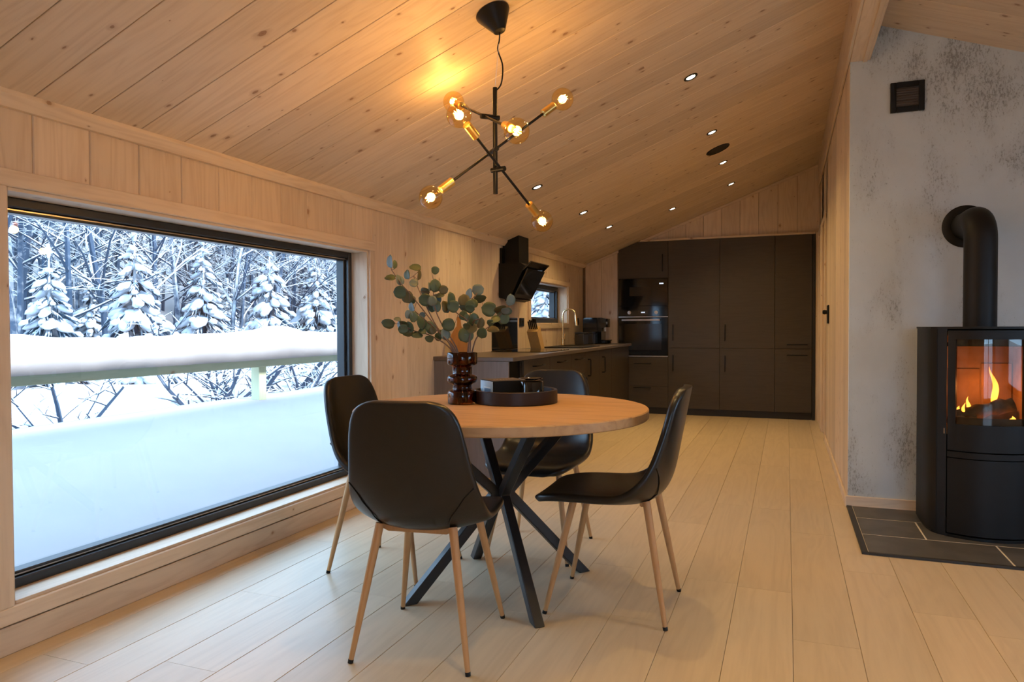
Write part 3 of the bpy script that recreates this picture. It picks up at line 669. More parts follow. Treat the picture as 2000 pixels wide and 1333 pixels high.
for bi, (lab, path, dd, leaves) in enumerate(BR):
    ang0 = bi*2.399
    root = Vector((VX+0.018*math.cos(ang0), VY+0.018*math.sin(ang0), 0.765))
    br = thing('eucalyptus_branch', lab, 'branch', root, 0, 'eucalyptus branches in the amber vase')
    mouth = Vector((VX, VY, 0.962)) + Vector((_r.x, _r.y, 0))*((path[0][0]-1040)/6.667*D0/F_PX*0.8) + Vector((_f.x, _f.y, 0))*dd*0.35
    n = len(path)
    pts = [root, mouth] + [zu(px, py, D0+dd*(i/(n-1))**1.0) for i, (px, py) in enumerate(path) if i > 0]
    # smooth the path
    sm = []
    for i in range(len(pts)-1):
        p0, p1, p2, p3 = pts[max(i-1, 0)], pts[i], pts[i+1], pts[min(i+2, len(pts)-1)]
        for q in range(5):
            s_ = q/5
            sm.append(0.5*((2*p1)+(p2-p0)*s_+(2*p0-5*p1+4*p2-p3)*s_*s_+(3*p1-p0-3*p2+p3)*s_**3))
    sm.append(pts[-1])
    st = tube('stem', sm, [0.0040*(1-0.55*i/(len(sm)-1)) for i in range(len(sm))], M['stem'], br, 6)
    zlo = [i for i, p in enumerate(sm) if p.z > 0.99]
    extra = []
    for q in range(4):
        w_ = sm[rnd.choice(zlo)]; dq = (w_-CAM).dot(_f)
        ux = ((w_-CAM).dot(_r)/dq*F_PX+1000-740)*6.667; uy = (666.5-(w_-CAM).dot(_u)/dq*F_PX-490)*6.667
        if uy < 1130: extra.append((ux+rnd.uniform(-75, 75), uy+rnd.uniform(-60, 60), rnd.uniform(34, 66), rnd.uniform(34, 66), rnd.choice('ggggob')))
    for li, (lx, ly, hw, hh, kd) in enumerate(leaves+extra):
        # nearest stem point in the picture decides the depth
        best = min(zlo, key=lambda i: (sm[i] - at(740+lx/6.667, 490+ly/6.667, (sm[i]-CAM).dot(_f))).length)
        dep = (sm[best]-CAM).dot(_f) + rnd.uniform(-0.025, 0.025)
        cpt = zu(lx, ly, dep)
        sc = dep/F_PX/6.667
        base = sm[max(0, best-2)]
        a = max(hw, hh)*sc*1.1; bmin = min(hw, hh)*sc*1.1
        # long axis in the picture plane
        if hw >= hh: ax = _r.copy() if (cpt-base).dot(_r) > 0 else -_r
        else: ax = _u.copy()
        ax = (ax + (cpt-base).normalized()*0.35).normalized()
        view = (CAM-cpt).normalized()
        side = ax.cross(view).normalized(); nrmv = side.cross(ax).normalized()
        # foreshortened leaves are tilted, round ones face the room
        tilt = math.acos(max(0.25, min(1.0, bmin/(a*0.92))))*(1 if rnd.random() < 0.5 else -1)
        rot = Matrix.Rotation(tilt, 3, ax); side = rot @ side; nrmv = rot @ nrmv
        wl_ = a*0.92
        bm = bmesh.new(); rows = []
        NL, NW = 7, 4
        for i in range(NL+1):
            f = i/NL; yy = (f*2-1)*a
            ww = wl_*math.sqrt(max(0.0, 1-(f*2-1)**2))*(1.0-0.12*(f*2-1)) + 0.0006
            rows.append([bm.verts.new(cpt + ax*yy + side*(ww*(j/NW*2-1)) + nrmv*(0.16*a*((j/NW*2-1)**2)*(ww/wl_) - 0.10*a*(f*2-1)**2)) for j in range(NW+1)])
        for i in range(NL):
            for j in range(NW): bm.faces.new((rows[i][j], rows[i][j+1], rows[i+1][j+1], rows[i+1][j]))
        lf = link('leaf', bm_mesh('leaf', bm), M[{'g': 'leaf', 'b': 'leaf_blue', 'o': 'leaf_olive'}[kd]], br, False, True)
        sd = lf.modifiers.new('t', 'SOLIDIFY'); sd.thickness = 0.0007
        add = bmesh.new(); add.from_mesh(st.data); o0 = worg(br)
        add_tube(add, [sm[best]-o0, (sm[best].lerp(cpt-ax*a, 0.6))-o0, cpt-ax*a*0.9-o0], [0.0013, 0.0011, 0.0009], 5); add.to_mesh(st.data); add.free()

# tray with a box, a bowl and a dish
RX, RY = 1.312, 2.875
tr = thing('serving_tray', 'round dark brown wooden tray beside the amber vase', 'tray', (RX, RY, 0.75))
lathe('tray_body', [(0, 0), (0.176, 0), (0.180, 0.004), (0.180, 0.055), (0.178, 0.057), (0.169, 0.057), (0.167, 0.055), (0.166, 0.012), (0, 0.012)], M['tray'], tr, (RX, RY, 0.75), 72)
zt_ = 0.762
bx_rot = 0.82
gb = thing('gift_box', 'dark box with a pale blue printed end lying in the tray', 'box', (RX-0.055, RY-0.01, zt_), bx_rot)
M['card_black'] = plain('black_card', (0.008, 0.0075, 0.0075), 0.7, spec=0.2)
box('box_body', -0.078, 0.078, -0.066, 0.066, 0.0, 0.085, M['card_black'], gb, 0.002, True)
M['brown_card'] = plain('brown_card', (0.07, 0.05, 0.035), 0.6)
M['gold_print'] = plain('dull_gold_print', (0.28, 0.20, 0.10), 0.5)
lid = box('lid_panel', -0.076, 0.076, -0.064, 0.064, 0.085, 0.0865, M['brown_card'], gb, 0, True)
boxes('lid_border', [(-0.076, 0.076, -0.064, -0.060, 0.0865, 0.087), (-0.076, 0.076, 0.060, 0.064, 0.0865, 0.087), (0.070, 0.076, -0.06, 0.06, 0.0865, 0.087)], M['gold_print'], lid, 0, True)
boxes('lid_print', [(-0.045+0.014*i, -0.037+0.014*i, -0.008, 0.008, 0.0865, 0.0869) for i in range(7)], M['gold_print'], lid, 0, True)
M['label_blue'] = plain('pale_blue_print', (0.50, 0.66, 0.78), 0.3)
M['label_dark'] = plain('dark_blue_print', (0.17, 0.32, 0.52), 0.3)
M['label_white'] = plain('white_print', (0.9, 0.95, 0.98), 0.3)
lb = box('end_label', -0.0788, -0.078, -0.064, 0.064, 0.002, 0.083, M['label_blue'], gb, 0, True)
boxes('label_picture', [(-0.0793, -0.0788, -0.042, 0.030, 0.012, 0.056)], M['label_dark'], lb, 0, True)
boxes('label_print', [(-0.0797, -0.0793, -0.042, 0.028, 0.052, 0.058), (-0.0797, -0.0793, 0.024, 0.030, 0.014, 0.056), (-0.0797, -0.0793, -0.02, 0.004, 0.016, 0.028)], M['label_white'], lb, 0, True)
def at_z(u, v, z):
    d = (_r*((u-1000)/F_PX) - _u*((v-666.5)/F_PX) + _f); return CAM + d*((z-CAM.z)/d.z)
bw_c = at_z(1053, 764.5, zt_+0.012)
bowl = thing('glass_bowl', 'small black glass bowl at the right side of the tray', 'bowl', (RX+0.085, RY-0.03, zt_))
lathe('bowl_body', [(0, 0), (0.044, 0), (0.050, 0.006), (0.050, 0.080), (0.048, 0.083), (0.044, 0.081), (0.043, 0.010), (0, 0.010)], M['black_gloss'], bowl, (RX+0.085, RY-0.03, zt_), 40)
dish = thing('round_dish', 'flat black dish at the back of the tray behind the box', 'dish', (RX+0.035, RY+0.095, zt_))
lathe('dish_foot', [(0, 0), (0.020, 0), (0.016, 0.006), (0.012, 0.078), (0, 0.078)], M['black'], dish, (RX+0.035, RY+0.095, zt_), 24)
lathe('dish_plate', [(0, 0.076), (0.030, 0.076), (0.054, 0.084), (0.054, 0.087), (0.030, 0.080), (0, 0.080)], M['black_gloss'], dish, (RX+0.035, RY+0.095, zt_), 40)

# ================================================================ pendant lamp
PX, PY = 1.297, 2.69
pl = thing('pendant_lamp', 'black and brass pendant lamp with six amber globe bulbs', 'lamp', (PX, PY, zl(PX)))
can_ax = Vector((math.sin(ang), 0, -math.cos(ang)))
cc = Vector((1.303, 2.652, zl(1.303)))
lathe('canopy', [(0, 0), (0.066, 0), (0.070, 0.003), (0.069, 0.010), (0.024, 0.088), (0.014, 0.092), (0, 0.092)], M['black'], pl, cc, 48, can_ax)
tip = cc + can_ax*0.09
rod_top = Vector((PX, PY, 2.048))
cab = [tip+Vector((0, 0, 0.01)), tip+Vector((-0.004, 0.004, -0.03)), Vector((1.318, 2.672, 2.19)), Vector((1.333, 2.685, 2.13)), Vector((1.325, 2.69, 2.062)), Vector((1.302, 2.69, 2.035))]
sm = []
for i in range(len(cab)-1):
    p0, p1, p2, p3 = cab[max(i-1, 0)], cab[i], cab[i+1], cab[min(i+2, len(cab)-1)]
    for q in range(6):
        s_ = q/6; sm.append(0.5*((2*p1)+(p2-p0)*s_+(2*p0-5*p1+4*p2-p3)*s_*s_+(3*p1-p0-3*p2+p3)*s_**3))
sm.append(cab[-1])
tube('cable', sm, 0.0032, M['black'], pl, 8)
tube('steel_wire', [tip, rod_top], 0.0008, M['steel'], pl, 5)
tube('rod', [rod_top, Vector((PX, PY, 1.618))], 0.0095, M['black'], pl, 14)
M['bulb'] = pane('amber_bulb_glass', (1.0, 0.87, 0.58), 1.0, 0.0, 0.05)
M['filament'] = emit('glowing_filament', (1.0, 0.62, 0.22), 60.0)
M['stemglass'] = pane('bulb_stem_glass', (1.0, 0.9, 0.7), 1.0, 0.0, 0.06)
bulbs = {'a': (0.995, 2.932, 2.095), 'c': (1.486, 2.437, 1.79), 'b': (1.257, 2.432, 1.871), 'f': (1.404, 2.965, 1.539), 'e': (1.066, 2.567, 1.60), 'd': (1.501, 2.958, 2.056)}
arms = [('c', 'a', 1.937), ('e', 'd', 1.817), ('b', 'f', 1.700)]
for a, b2, zc_ in arms:
    A, B = Vector(bulbs[a]), Vector(bulbs[b2]); dv = (B-A).normalized()
    tube('arm', [A+dv*0.10, B-dv*0.10], 0.0055, M['black'], pl, 10)
    # closest point on the arm to the rod
    tt = ((PX-A.x)*dv.x+(PY-A.y)*dv.y)/(dv.x**2+dv.y**2); q = A+dv*tt
    hd = Vector((q.x-PX, q.y-PY, 0)); hd = hd.normalized() if hd.length > 1e-4 else Vector((1, 0, 0))
    tube('connector', [Vector((PX, PY, q.z))-hd*0.018, q+hd*0.018], 0.0105, M['black'], pl, 14)
    for P, dr in ((A, -dv), (B, dv)):
        so = lathe('socket', [(0, 0), (0.013, 0), (0.0175, 0.002), (0.0175, 0.066), (0.015, 0.068), (0, 0.068)], M['brass'], pl, P-dr*0.118, 24, dr)
        R0 = 0.0475
        pr = [(0.0125, -0.052), (0.0135, -0.046), (0.016, -0.0447)] + [(R0*math.sin(th), -R0*math.cos(th)) for th in [0.36+(PI-0.36)*i/18 for i in range(19)]]
        bl = lathe('bulb', pr, M['bulb'], so, P, 32, dr, ang=60)
        fm = bmesh.new(); Rm = Vector((0, 0, 1)).rotation_difference(dr).to_matrix()
        for q_ in range(6):
            th = q_*PI/3
            add_tube(fm, [P+Rm @ Vector((0.005*math.cos(th), 0.005*math.sin(th), -0.018)), P+Rm @ Vector((0.011*math.cos(th+0.4), 0.011*math.sin(th+0.4), 0.020))], 0.0011, 5)
        link('filament', bm_mesh('filament', fm), M['filament'], so)
        lathe('glass_stem', [(0.008, -0.046), (0.004, -0.030), (0.003, 0.015), (0, 0.017)], M['stemglass'], so, P, 12, dr)
        ld = bpy.data.lights.new('bulb_light', 'POINT'); ld.energy = BULB_W; ld.color = (1.0, 0.56, 0.19); ld.shadow_soft_size = 0.02
        lo = bpy.data.objects.new('bulb_light', ld); COL.objects.link(lo); lo.location = P

# ================================================================ recessed downlights and ceiling speaker
M['lens'] = emit('downlight_lens', (1.0, 0.86, 0.62), 28.0)
DL = [(1.868, 4.35, 'downlight nearest the concrete wall, first of the long row'), (1.866, 5.643, 'downlight just before the round ceiling speaker'), (1.862, 6.717, 'downlight just beyond the round ceiling speaker'),
      (1.86, 7.751, 'farthest downlight of the long row, close to the gable wall'), (1.264, 7.706, 'single downlight between the two rows near the tall cabinets'),
      (0.69, 7.239, 'downlight above the kitchen counter next to the oven'), (0.69, 6.242, 'middle downlight above the kitchen counter'), (0.69, 4.968, 'downlight above the near end of the kitchen counter'),
      (1.868, 3.06, 'fill downlight added above the floor right of the pendant lamp'), (1.868, 1.75, 'fill downlight added above the floor in front of the table'), (1.868, 0.3, 'fill downlight added over the viewer on the window side'), (1.868, -1.4, 'fill downlight added behind the viewer on the window side'),  # out of view from here on, added for warm fill light
      (0.69, 0.4, 'fill downlight added close to the window wall behind the viewer'),
      (3.75, 2.6, 'fill downlight added over the floor in front of the stove'), (3.75, 0.8, 'fill downlight added to the right slope beside the viewer'), (3.75, -1.0, 'fill downlight added to the right slope behind the viewer')]
for x, y, lab in DL:
    left = x < 2.8
    nn = Vector((math.sin(ang), 0, -math.cos(ang))) if left else Vector((-math.sin(ang2), 0, -math.cos(ang2)))
    p = Vector((x, y, zl(x) if left else zr(x)))
    d = thing('downlight', 'small recessed ' + lab, 'downlight', p, 0, 'recessed ceiling downlights')
    lathe('trim_ring', [(0.026, 0.0), (0.042, 0.0), (0.042, 0.003), (0.039, 0.005), (0.030, 0.005), (0.026, 0.001)], M['black'], d, p, 32, nn)
    lathe('lens', [(0, 0.0005), (0.027, 0.0005), (0.027, 0.002), (0.02, 0.0034), (0, 0.004)], M['lens'], d, p, 24, nn)
    ld = bpy.data.lights.new('downlight_lamp', 'SPOT'); ld.energy = DOWN_W; ld.color = (1.0, 0.68, 0.28); ld.spot_size = math.radians(125); ld.spot_blend = 0.9; ld.shadow_soft_size = 0.03
    lo = bpy.data.objects.new('downlight_lamp', ld); COL.objects.link(lo); lo.location = p+nn*0.012
    lo.rotation_euler = (Vector((-0.25, 0, -1)) if x < 1 else nn*0.5+Vector((0, 0, -0.5))).to_track_quat('-Z', 'Y').to_euler()
p = Vector((1.862, 6.20, zl(1.862))); nn = Vector((math.sin(ang), 0, -math.cos(ang)))
sp = thing('ceiling_speaker', 'round black flush speaker in the sloping ceiling', 'speaker', p)
lathe('speaker_rim', [(0.088, 0), (0.100, 0), (0.100, 0.004), (0.096, 0.007), (0.090, 0.007), (0.088, 0.003)], M['black'], sp, p, 48, nn)
lathe('speaker_grille', [(0, 0.006), (0.05, 0.0055), (0.089, 0.004), (0.089, 0.001), (0, 0.001)], M['toe'], sp, p, 48, nn)

# ================================================================ tall kitchen cabinets
FY = 8.69
def bar_handle(parent, a, b, out, r=0.006):
    a, b, out = Vector(a), Vector(b), Vector(out)
    bm = bmesh.new(); d = (b-a).normalized()
    add_tube(bm, [a, a+out*0.9, a+out+d*0.006, b+out-d*0.006, b+out*0.9, b], r, 8)
    bmesh.ops.recalc_face_normals(bm, faces=bm.faces[:])
    o = link('handle', bm_mesh('handle', bm), M['black'], parent); shade(o); return o
def front(name, x0, x1, z0, z1, parent, mat='cab_h'):
    return box(name, x0+0.0015, x1-0.0015, FY, FY+0.018, z0+0.0015, z1-0.0015, M[mat], parent, 0.0015)
OUT = Vector((0, -0.03, 0))
X0, X1, X2, X3, X4 = 0.462, 1.069, 1.669, 2.277, 2.69
c1 = thing('oven_cabinet', 'tall grey brown oven cabinet at the left of the cabinet wall', 'cabinet', ((X0+X1)/2, FY, 0))
boxes('cabinet_body', [(X0, X0+0.018, FY+0.02, FY+0.62, 0.08, 1.99), (X1-0.018, X1, FY+0.02, FY+0.62, 0.08, 2.10), (X0+0.29, X1-0.018, FY+0.02, FY+0.62, 2.082, 2.10), (X0+0.018, X1-0.018, FY+0.02, FY+0.62, 0.675, 0.693), (X0+0.018, X1-0.018, FY+0.02, FY+0.62, 1.300, 1.318), (X0+0.018, X1-0.018, FY+0.02, FY+0.62, 1.652, 1.67), (X0+0.018, X1-0.018, FY+0.60, FY+0.62, 0.08, 1.99)], M['cab_h'], c1, 0)
xs_ = (2.0985+0.006-CZ0)/CS
d = extrude_poly('door', [(X0+0.0015, 1.6565), (X1-0.0015, 1.6565), (X1-0.0015, 2.0985), (xs_, 2.0985), (X0+0.0015, zl(X0)-0.006)], lambda a, b, q: (a, q, b), FY, FY+0.018, M['cab_h'], c1); bar_handle(d, (1.005, FY, 1.735), (1.005, FY, 1.935), OUT)
d = front('drawer', X0, X1, 0.339, 0.69, c1); bar_handle(d, (0.663, FY, 0.615), (0.860, FY, 0.615), OUT)
d = front('drawer', X0, X1, 0.08, 0.339, c1); bar_handle(d, (0.655, FY, 0.322), (0.855, FY, 0.322), OUT)
for (a, b, lab) in ((X1, X2, 'tall grey brown two door cabinet right next to the ovens'), (X2, X3, 'tall grey brown two door cabinet, second from the right')):
    c = thing('tall_cabinet', lab, 'cabinet', ((a+b)/2, FY, 0), 0, 'tall kitchen cabinets')
    box('cabinet_body', a+0.001, b-0.001, FY+0.02, FY+0.62, 0.08, 2.10, M['cab_h'], c, 0)
    hx_ = a+0.062
    d = front('door', a, b, 0.808, 2.10, c); bar_handle(d, (hx_, FY, 0.90), (hx_, FY, 1.085), OUT)
    d = front('door', a, b, 0.08, 0.808, c); bar_handle(d, (hx_, FY, 0.535), (hx_, FY, 0.72), OUT)
c = thing('fridge_cabinet', 'narrow grey brown cabinet with two horizontal handles at the right end', 'cabinet', ((X3+X4)/2, FY, 0), 0, 'tall kitchen cabinets')
box('cabinet_body', X3+0.001, X4-0.02, FY+0.02, FY+0.62, 0.08, 2.10, M['cab_h'], c, 0)
d = front('door', X3, X4-0.02, 0.808, 2.10, c); bar_handle(d, (2.41, FY, 0.855), (2.62, FY, 0.855), OUT)
d = front('door', X3, X4-0.02, 0.08, 0.808, c); bar_handle(d, (2.41, FY, 0.735), (2.62, FY, 0.735), OUT)
box('filler_strip', X4-0.018, X4+0.014, FY+0.004, FY+0.62, 0.0, 2.10, M['toe'], c, 0.001)
tag(box('plinth', X0, X4-0.02, FY+0.035, FY+0.05, 0.0, 0.078, M['toe'], None, 0.001), 'dark plinth board under the tall kitchen cabinets', 'plinth')
mw = thing('microwave', 'built-in black glass microwave above the oven', 'microwave', ((X0+X1)/2, FY, 1.32))
M['display'] = emit('white_display', (0.75, 0.85, 1.0), 1.6)
box('microwave_body', X0+0.02, X1-0.02, FY+0.02, FY+0.50, 1.3185, 1.6515, M['black'], mw, 0)
mf = box('microwave_front', X0+0.004, X1-0.004, FY-0.002, FY+0.018, 1.320, 1.650, M['black_gloss'], mw, 0.002)
M['dim_glass'] = plain('brownish_inner_glass', (0.03, 0.022, 0.014), 0.15)
box('viewing_window', 0.60, 0.86, FY-0.0035, FY-0.002, 1.44, 1.55, M['dim_glass'], mf, 0)
boxes('clock_digits', [(0.965+i*0.013, 0.973+i*0.013, FY-0.003, FY-0.002, 1.580, 1.596) for i in range(4)], M['display'], mf, 0)
ov = thing('oven', 'built-in black oven with steel handle and round knobs', 'oven', ((X0+X1)/2, FY, 0.70))
box('oven_body', X0+0.02, X1-0.02, FY+0.02, FY+0.56, 0.694, 1.299, M['black'], ov, 0)
cp = box('control_panel', X0+0.004, X1-0.004, FY-0.002, FY+0.018, 1.192, 1.318, M['black_gloss'], ov, 0.002)
for xk in (0.598, 0.925):
    lathe('knob', [(0, 0), (0.022, 0), (0.022, 0.004), (0.018, 0.006), (0.018, 0.022), (0, 0.023)], M['steel'], cp, (xk, FY-0.002, 1.238), 24, (0, -1, 0))
box('oven_display', 0.705, 0.825, FY-0.003, FY-0.002, 1.215, 1.262, M['dim_glass'], cp, 0)
boxes('clock_digits', [(0.745+i*0.012, 0.752+i*0.012, FY-0.0036, FY-0.003, 1.232, 1.246) for i in range(4)], M['display'], cp, 0)
box('steel_strip', X0+0.003, X1-0.003, FY-0.004, FY+0.018, 1.180, 1.190, M['steel'], ov, 0.001)
od = box('oven_door', X0+0.004, X1-0.004, FY-0.004, FY+0.018, 0.714, 1.178, M['black_gloss'], ov, 0.002)
bm = bmesh.new(); add_tube(bm, [(0.525, FY-0.004, 1.146), (0.525, FY-0.04, 1.146)], 0.006, 8); add_tube(bm, [(0.965, FY-0.004, 1.146), (0.965, FY-0.04, 1.146)], 0.006, 8); add_box(bm, 0.512, 0.978, FY-0.05, FY-0.036, 1.136, 1.156, 0.003)
link('handle', bm_mesh('handle', bm), M['steel'], od)
M['oven_inner'] = plain('oven_inner_glass', (0.02, 0.017, 0.015), 0.1)
box('oven_window', 0.54, 0.99, FY-0.0055, FY-0.004, 0.78, 1.10, M['oven_inner'], od, 0)
box('steel_foot_strip', X0+0.003, X1-0.003, FY-0.005, FY+0.018, 0.696, 0.711, M['steel'], ov, 0.001)

# ================================================================ base cabinets, worktop
ZC, CYN, CXF = 0.860, 4.63, 0.625
FX = 0.59
ep = tag(box('end_panel', 0.0, 0.585, CYN+0.012, CYN+0.031, 0, ZC-0.03, M['cab_panel'], None, 0.002), 'grey brown wood grain panel closing the near end of the counter', 'panel')
tag(box('worktop', 0.0, CXF, CYN, FY-0.001, ZC-0.029, ZC, M['worktop'], None, 0.003), 'long brown worktop along the window wall', 'worktop')
yb0 = CYN+0.032
def base_unit(name, label, y0, y1):
    c = thing(name, label, 'cabinet', (0.3, (y0+y1)/2, 0), 0, 'base cabinets under the worktop')
    boxes('cabinet_body', [(0.01, FX-0.02, y0+0.001, y1-0.001, 0.08, ZC-0.031)], M['cab_y'], c, 0)
    return c
def bfront(name, y0, y1, z0, z1, parent): return box(name, FX-0.018, FX, y0+0.0015, y1-0.0015, z0+0.0015, z1-0.0015, M['cab_y'], parent, 0.0015)
OX = Vector((0.03, 0, 0))
wc = thing('wine_cooler', 'narrow black glass wine cooler at the near end of the counter', 'cooler', (0.3, yb0+0.13, 0))
box('cooler_body', 0.01, FX-0.06, yb0+0.001, yb0+0.279, 0.08, ZC-0.031, M['black'], wc, 0)
box('cooler_door', FX-0.058, FX-0.03, yb0+0.004, yb0+0.276, 0.085, ZC-0.036, M['black_gloss'], wc, 0.002)
y0 = yb0+0.28
c = base_unit('drawer_cabinet', 'grey brown drawer cabinet beside the wine cooler', y0, y0+0.62)
for z0, z1 in ((0.62, 0.826), (0.35, 0.62), (0.08, 0.35)):
    d = bfront('drawer', y0, y0+0.62, z0, z1, c); bar_handle(d, (FX, y0+0.2, z1-0.055), (FX, y0+0.42, z1-0.055), OX)
y1 = y0+0.62
c = base_unit('drawer_cabinet', 'grey brown drawer cabinet under the cooktop', y1, y1+0.62)
for z0, z1 in ((0.62, 0.826), (0.35, 0.62), (0.08, 0.35)):
    d = bfront('drawer', y1, y1+0.62, z0, z1, c); bar_handle(d, (FX, y1+0.2, z1-0.055), (FX, y1+0.42, z1-0.055), OX)
y2 = y1+0.62
c = base_unit('drawer_cabinet', 'narrow grey brown drawer and door cabinet right of the cooktop', y2, y2+0.48)
d = bfront('drawer', y2, y2+0.48, 0.62, 0.826, c); bar_handle(d, (FX, y2+0.12, 0.77), (FX, y2+0.36, 0.77), OX)
d = bfront('door', y2, y2+0.48, 0.08, 0.62, c); bar_handle(d, (FX, y2+0.43, 0.40), (FX, y2+0.43, 0.58), OX)
y3 = y2+0.48
c = base_unit('sink_cabinet', 'grey brown two door cabinet under the sink', y3, y3+1.1)
d = bfront('door', y3, y3+0.55, 0.08, 0.826, c); bar_handle(d, (FX, y3+0.1, 0.59), (FX, y3+0.1, 0.75), OX)
d = bfront('door', y3+0.55, y3+1.1, 0.08, 0.826, c); bar_handle(d, (FX, y3+0.68, 0.59), (FX, y3+0.68, 0.75), OX)
y4 = y3+1.1
c = base_unit('corner_cabinet', 'grey brown corner cabinet next to the oven cabinet', y4, FY-0.001)
bfront('corner_front', y4, FY-0.001, 0.08, 0.826, c)
tag(box('plinth', FX-0.06, FX-0.045, yb0, FY-0.001, 0.0, 0.078, M['toe'], None, 0.001), 'dark plinth board under the base cabinets', 'plinth')

tag(box('cooktop', 0.07, 0.56, 5.55, 6.22, ZC, ZC+0.006, M['black_gloss'], None, 0.002), 'black glass cooktop set on the worktop', 'cooktop')
tag(box('backsplash', 0.0, 0.006, 5.735, 6.364, ZC+0.002, 1.158, M['black_gloss'], None, 0.001), 'black splash panel on the wall behind the cooktop', 'splashback')
for (ya, yb, za, zb, lab) in ((6.425, 6.535, 1.075, 1.158, 'black double socket next to the splash panel'), (8.34, 8.50, 1.09, 1.175, 'black double socket between kitchen window and corner')):
    s = thing('wall_socket', lab, 'socket', (0, (ya+yb)/2, za), 0, 'black kitchen sockets')
    box('socket_plate', 0, 0.012, ya, yb, za, zb, M['black'], s, 0.003)
    for q in (0.27, 0.73):
        lathe('socket_well', [(0, 0), (0.019, 0), (0.019, 0.002), (0.014, 0.003), (0.014, 0.001), (0, 0.001)], M['toe'], s, (0.012, ya+(yb-ya)*q, (za+zb)/2), 18, (1, 0, 0))

# cooker hood
h = thing('cooker_hood', 'black angled cooker hood with chimney above the cooktop', 'hood', (0, 6.13, 1.31))
extrude_poly('chimney', [(0.0, 1.55), (0.157, 1.55), (0.157, zl(0.157)-0.002), (0.0, zl(0)-0.002)], lambda a, b, d: (a, d, b), 6.0, 6.26, M['black'], h)
extrude_poly('chimney_sleeve', [(0.0, 1.60), (0.02, 1.60), (0.02, 1.78), (0.0, 1.78)], lambda a, b, d: (a, d, b), 5.93, 6.33, M['black'], h)
extrude_poly('hood_body', [(0.0, 1.335), (0.10, 1.31), (0.115, 1.34), (0.245, 1.615), (0.21, 1.64), (0.0, 1.64)], lambda a, b, d: (a, d, b), 5.905, 6.395, M['black'], h)
def slab_on(a, b, off, th, y0, y1, name, mat, parent):
    a, b = Vector(a), Vector(b); dd = (b-a).normalized(); nn = Vector((dd.y, -dd.x))
    p = [a+nn*off, b+nn*off, b+nn*(off+th), a+nn*(off+th)]
    return extrude_poly(name, [(q.x, q.y) for q in p], lambda u, v_, d: (u, d, v_), y0, y1, mat, parent)
slab_on((0.125, 1.345), (0.255, 1.595), 0.012, 0.012, 5.92, 6.38, 'glass_panel', M['black_gloss'], h)
slab_on((0.215, 1.585), (0.30, 1.662), 0.012, 0.012, 5.90, 6.40, 'upper_flap', M['black_gloss'], h)
slab_on((0.06, 1.318), (0.125, 1.335), 0.0, 0.014, 5.90, 6.40, 'lower_lip', M['black'], h)

# sink and tap
sk = thing('kitchen_sink', 'black sink set in the worktop under the kitchen window', 'sink', (0.33, 7.05, ZC))
sx0, sx1, sy0, sy1 = 0.13, 0.55, 6.72, 7.40
boxes('sink_rim', [(sx0, sx1, sy0, sy0+0.035, ZC, ZC+0.008), (sx0, sx1, sy1-0.035, sy1, ZC, ZC+0.008), (sx0, sx0+0.035, sy0+0.035, sy1-0.035, ZC, ZC+0.008), (sx1-0.035, sx1, sy0+0.035, sy1-0.035, ZC, ZC+0.008)], M['black'], sk, 0.002)
box('sink_bowl', sx0+0.036, sx1-0.036, sy0+0.036, sy1-0.036, ZC+0.0005, ZC+0.003, M['toe'], sk, 0)
def hxp(u, v_, x):
    d = (_r*((u-1000)/F_PX) - _u*((v_-666.5)/F_PX) + _f); return CAM + d*((x-CAM.x)/d.x)
fy = hxp(1099, 640, 0.085).y
tp = thing('kitchen_tap', 'tall arched brushed gold tap beside the kitchen window', 'tap', (0.085, fy, ZC))
lathe('tap_base', [(0, 0), (0.026, 0), (0.026, 0.006), (0.018, 0.012), (0.018, 0.075), (0.013, 0.082), (0, 0.082)], M['gold'], tp, (0.085, fy, ZC), 24)
arc = [Vector((0.085, fy, ZC+0.07)), Vector((0.085, fy, ZC+0.33))] + [Vector((0.085+0.075-0.075*math.cos(q*PI/10), fy, ZC+0.33+0.075*math.sin(q*PI/10))) for q in range(1, 11)]
tube('spout', arc, 0.0095, M['gold'], tp, 14)
tube('spray_head', [Vector((0.235, fy, ZC+0.335)), Vector((0.238, fy, ZC+0.30)), Vector((0.244, fy, ZC+0.22))], [0.0115, 0.015, 0.0185], M['gold'], tp, 16)
tube('lever', [Vector((0.085, fy+0.018, ZC+0.05)), Vector((0.088, fy+0.04, ZC+0.055)), Vector((0.095, fy+0.048, ZC+0.13))], [0.008, 0.007, 0.005], M['gold'], tp, 10)

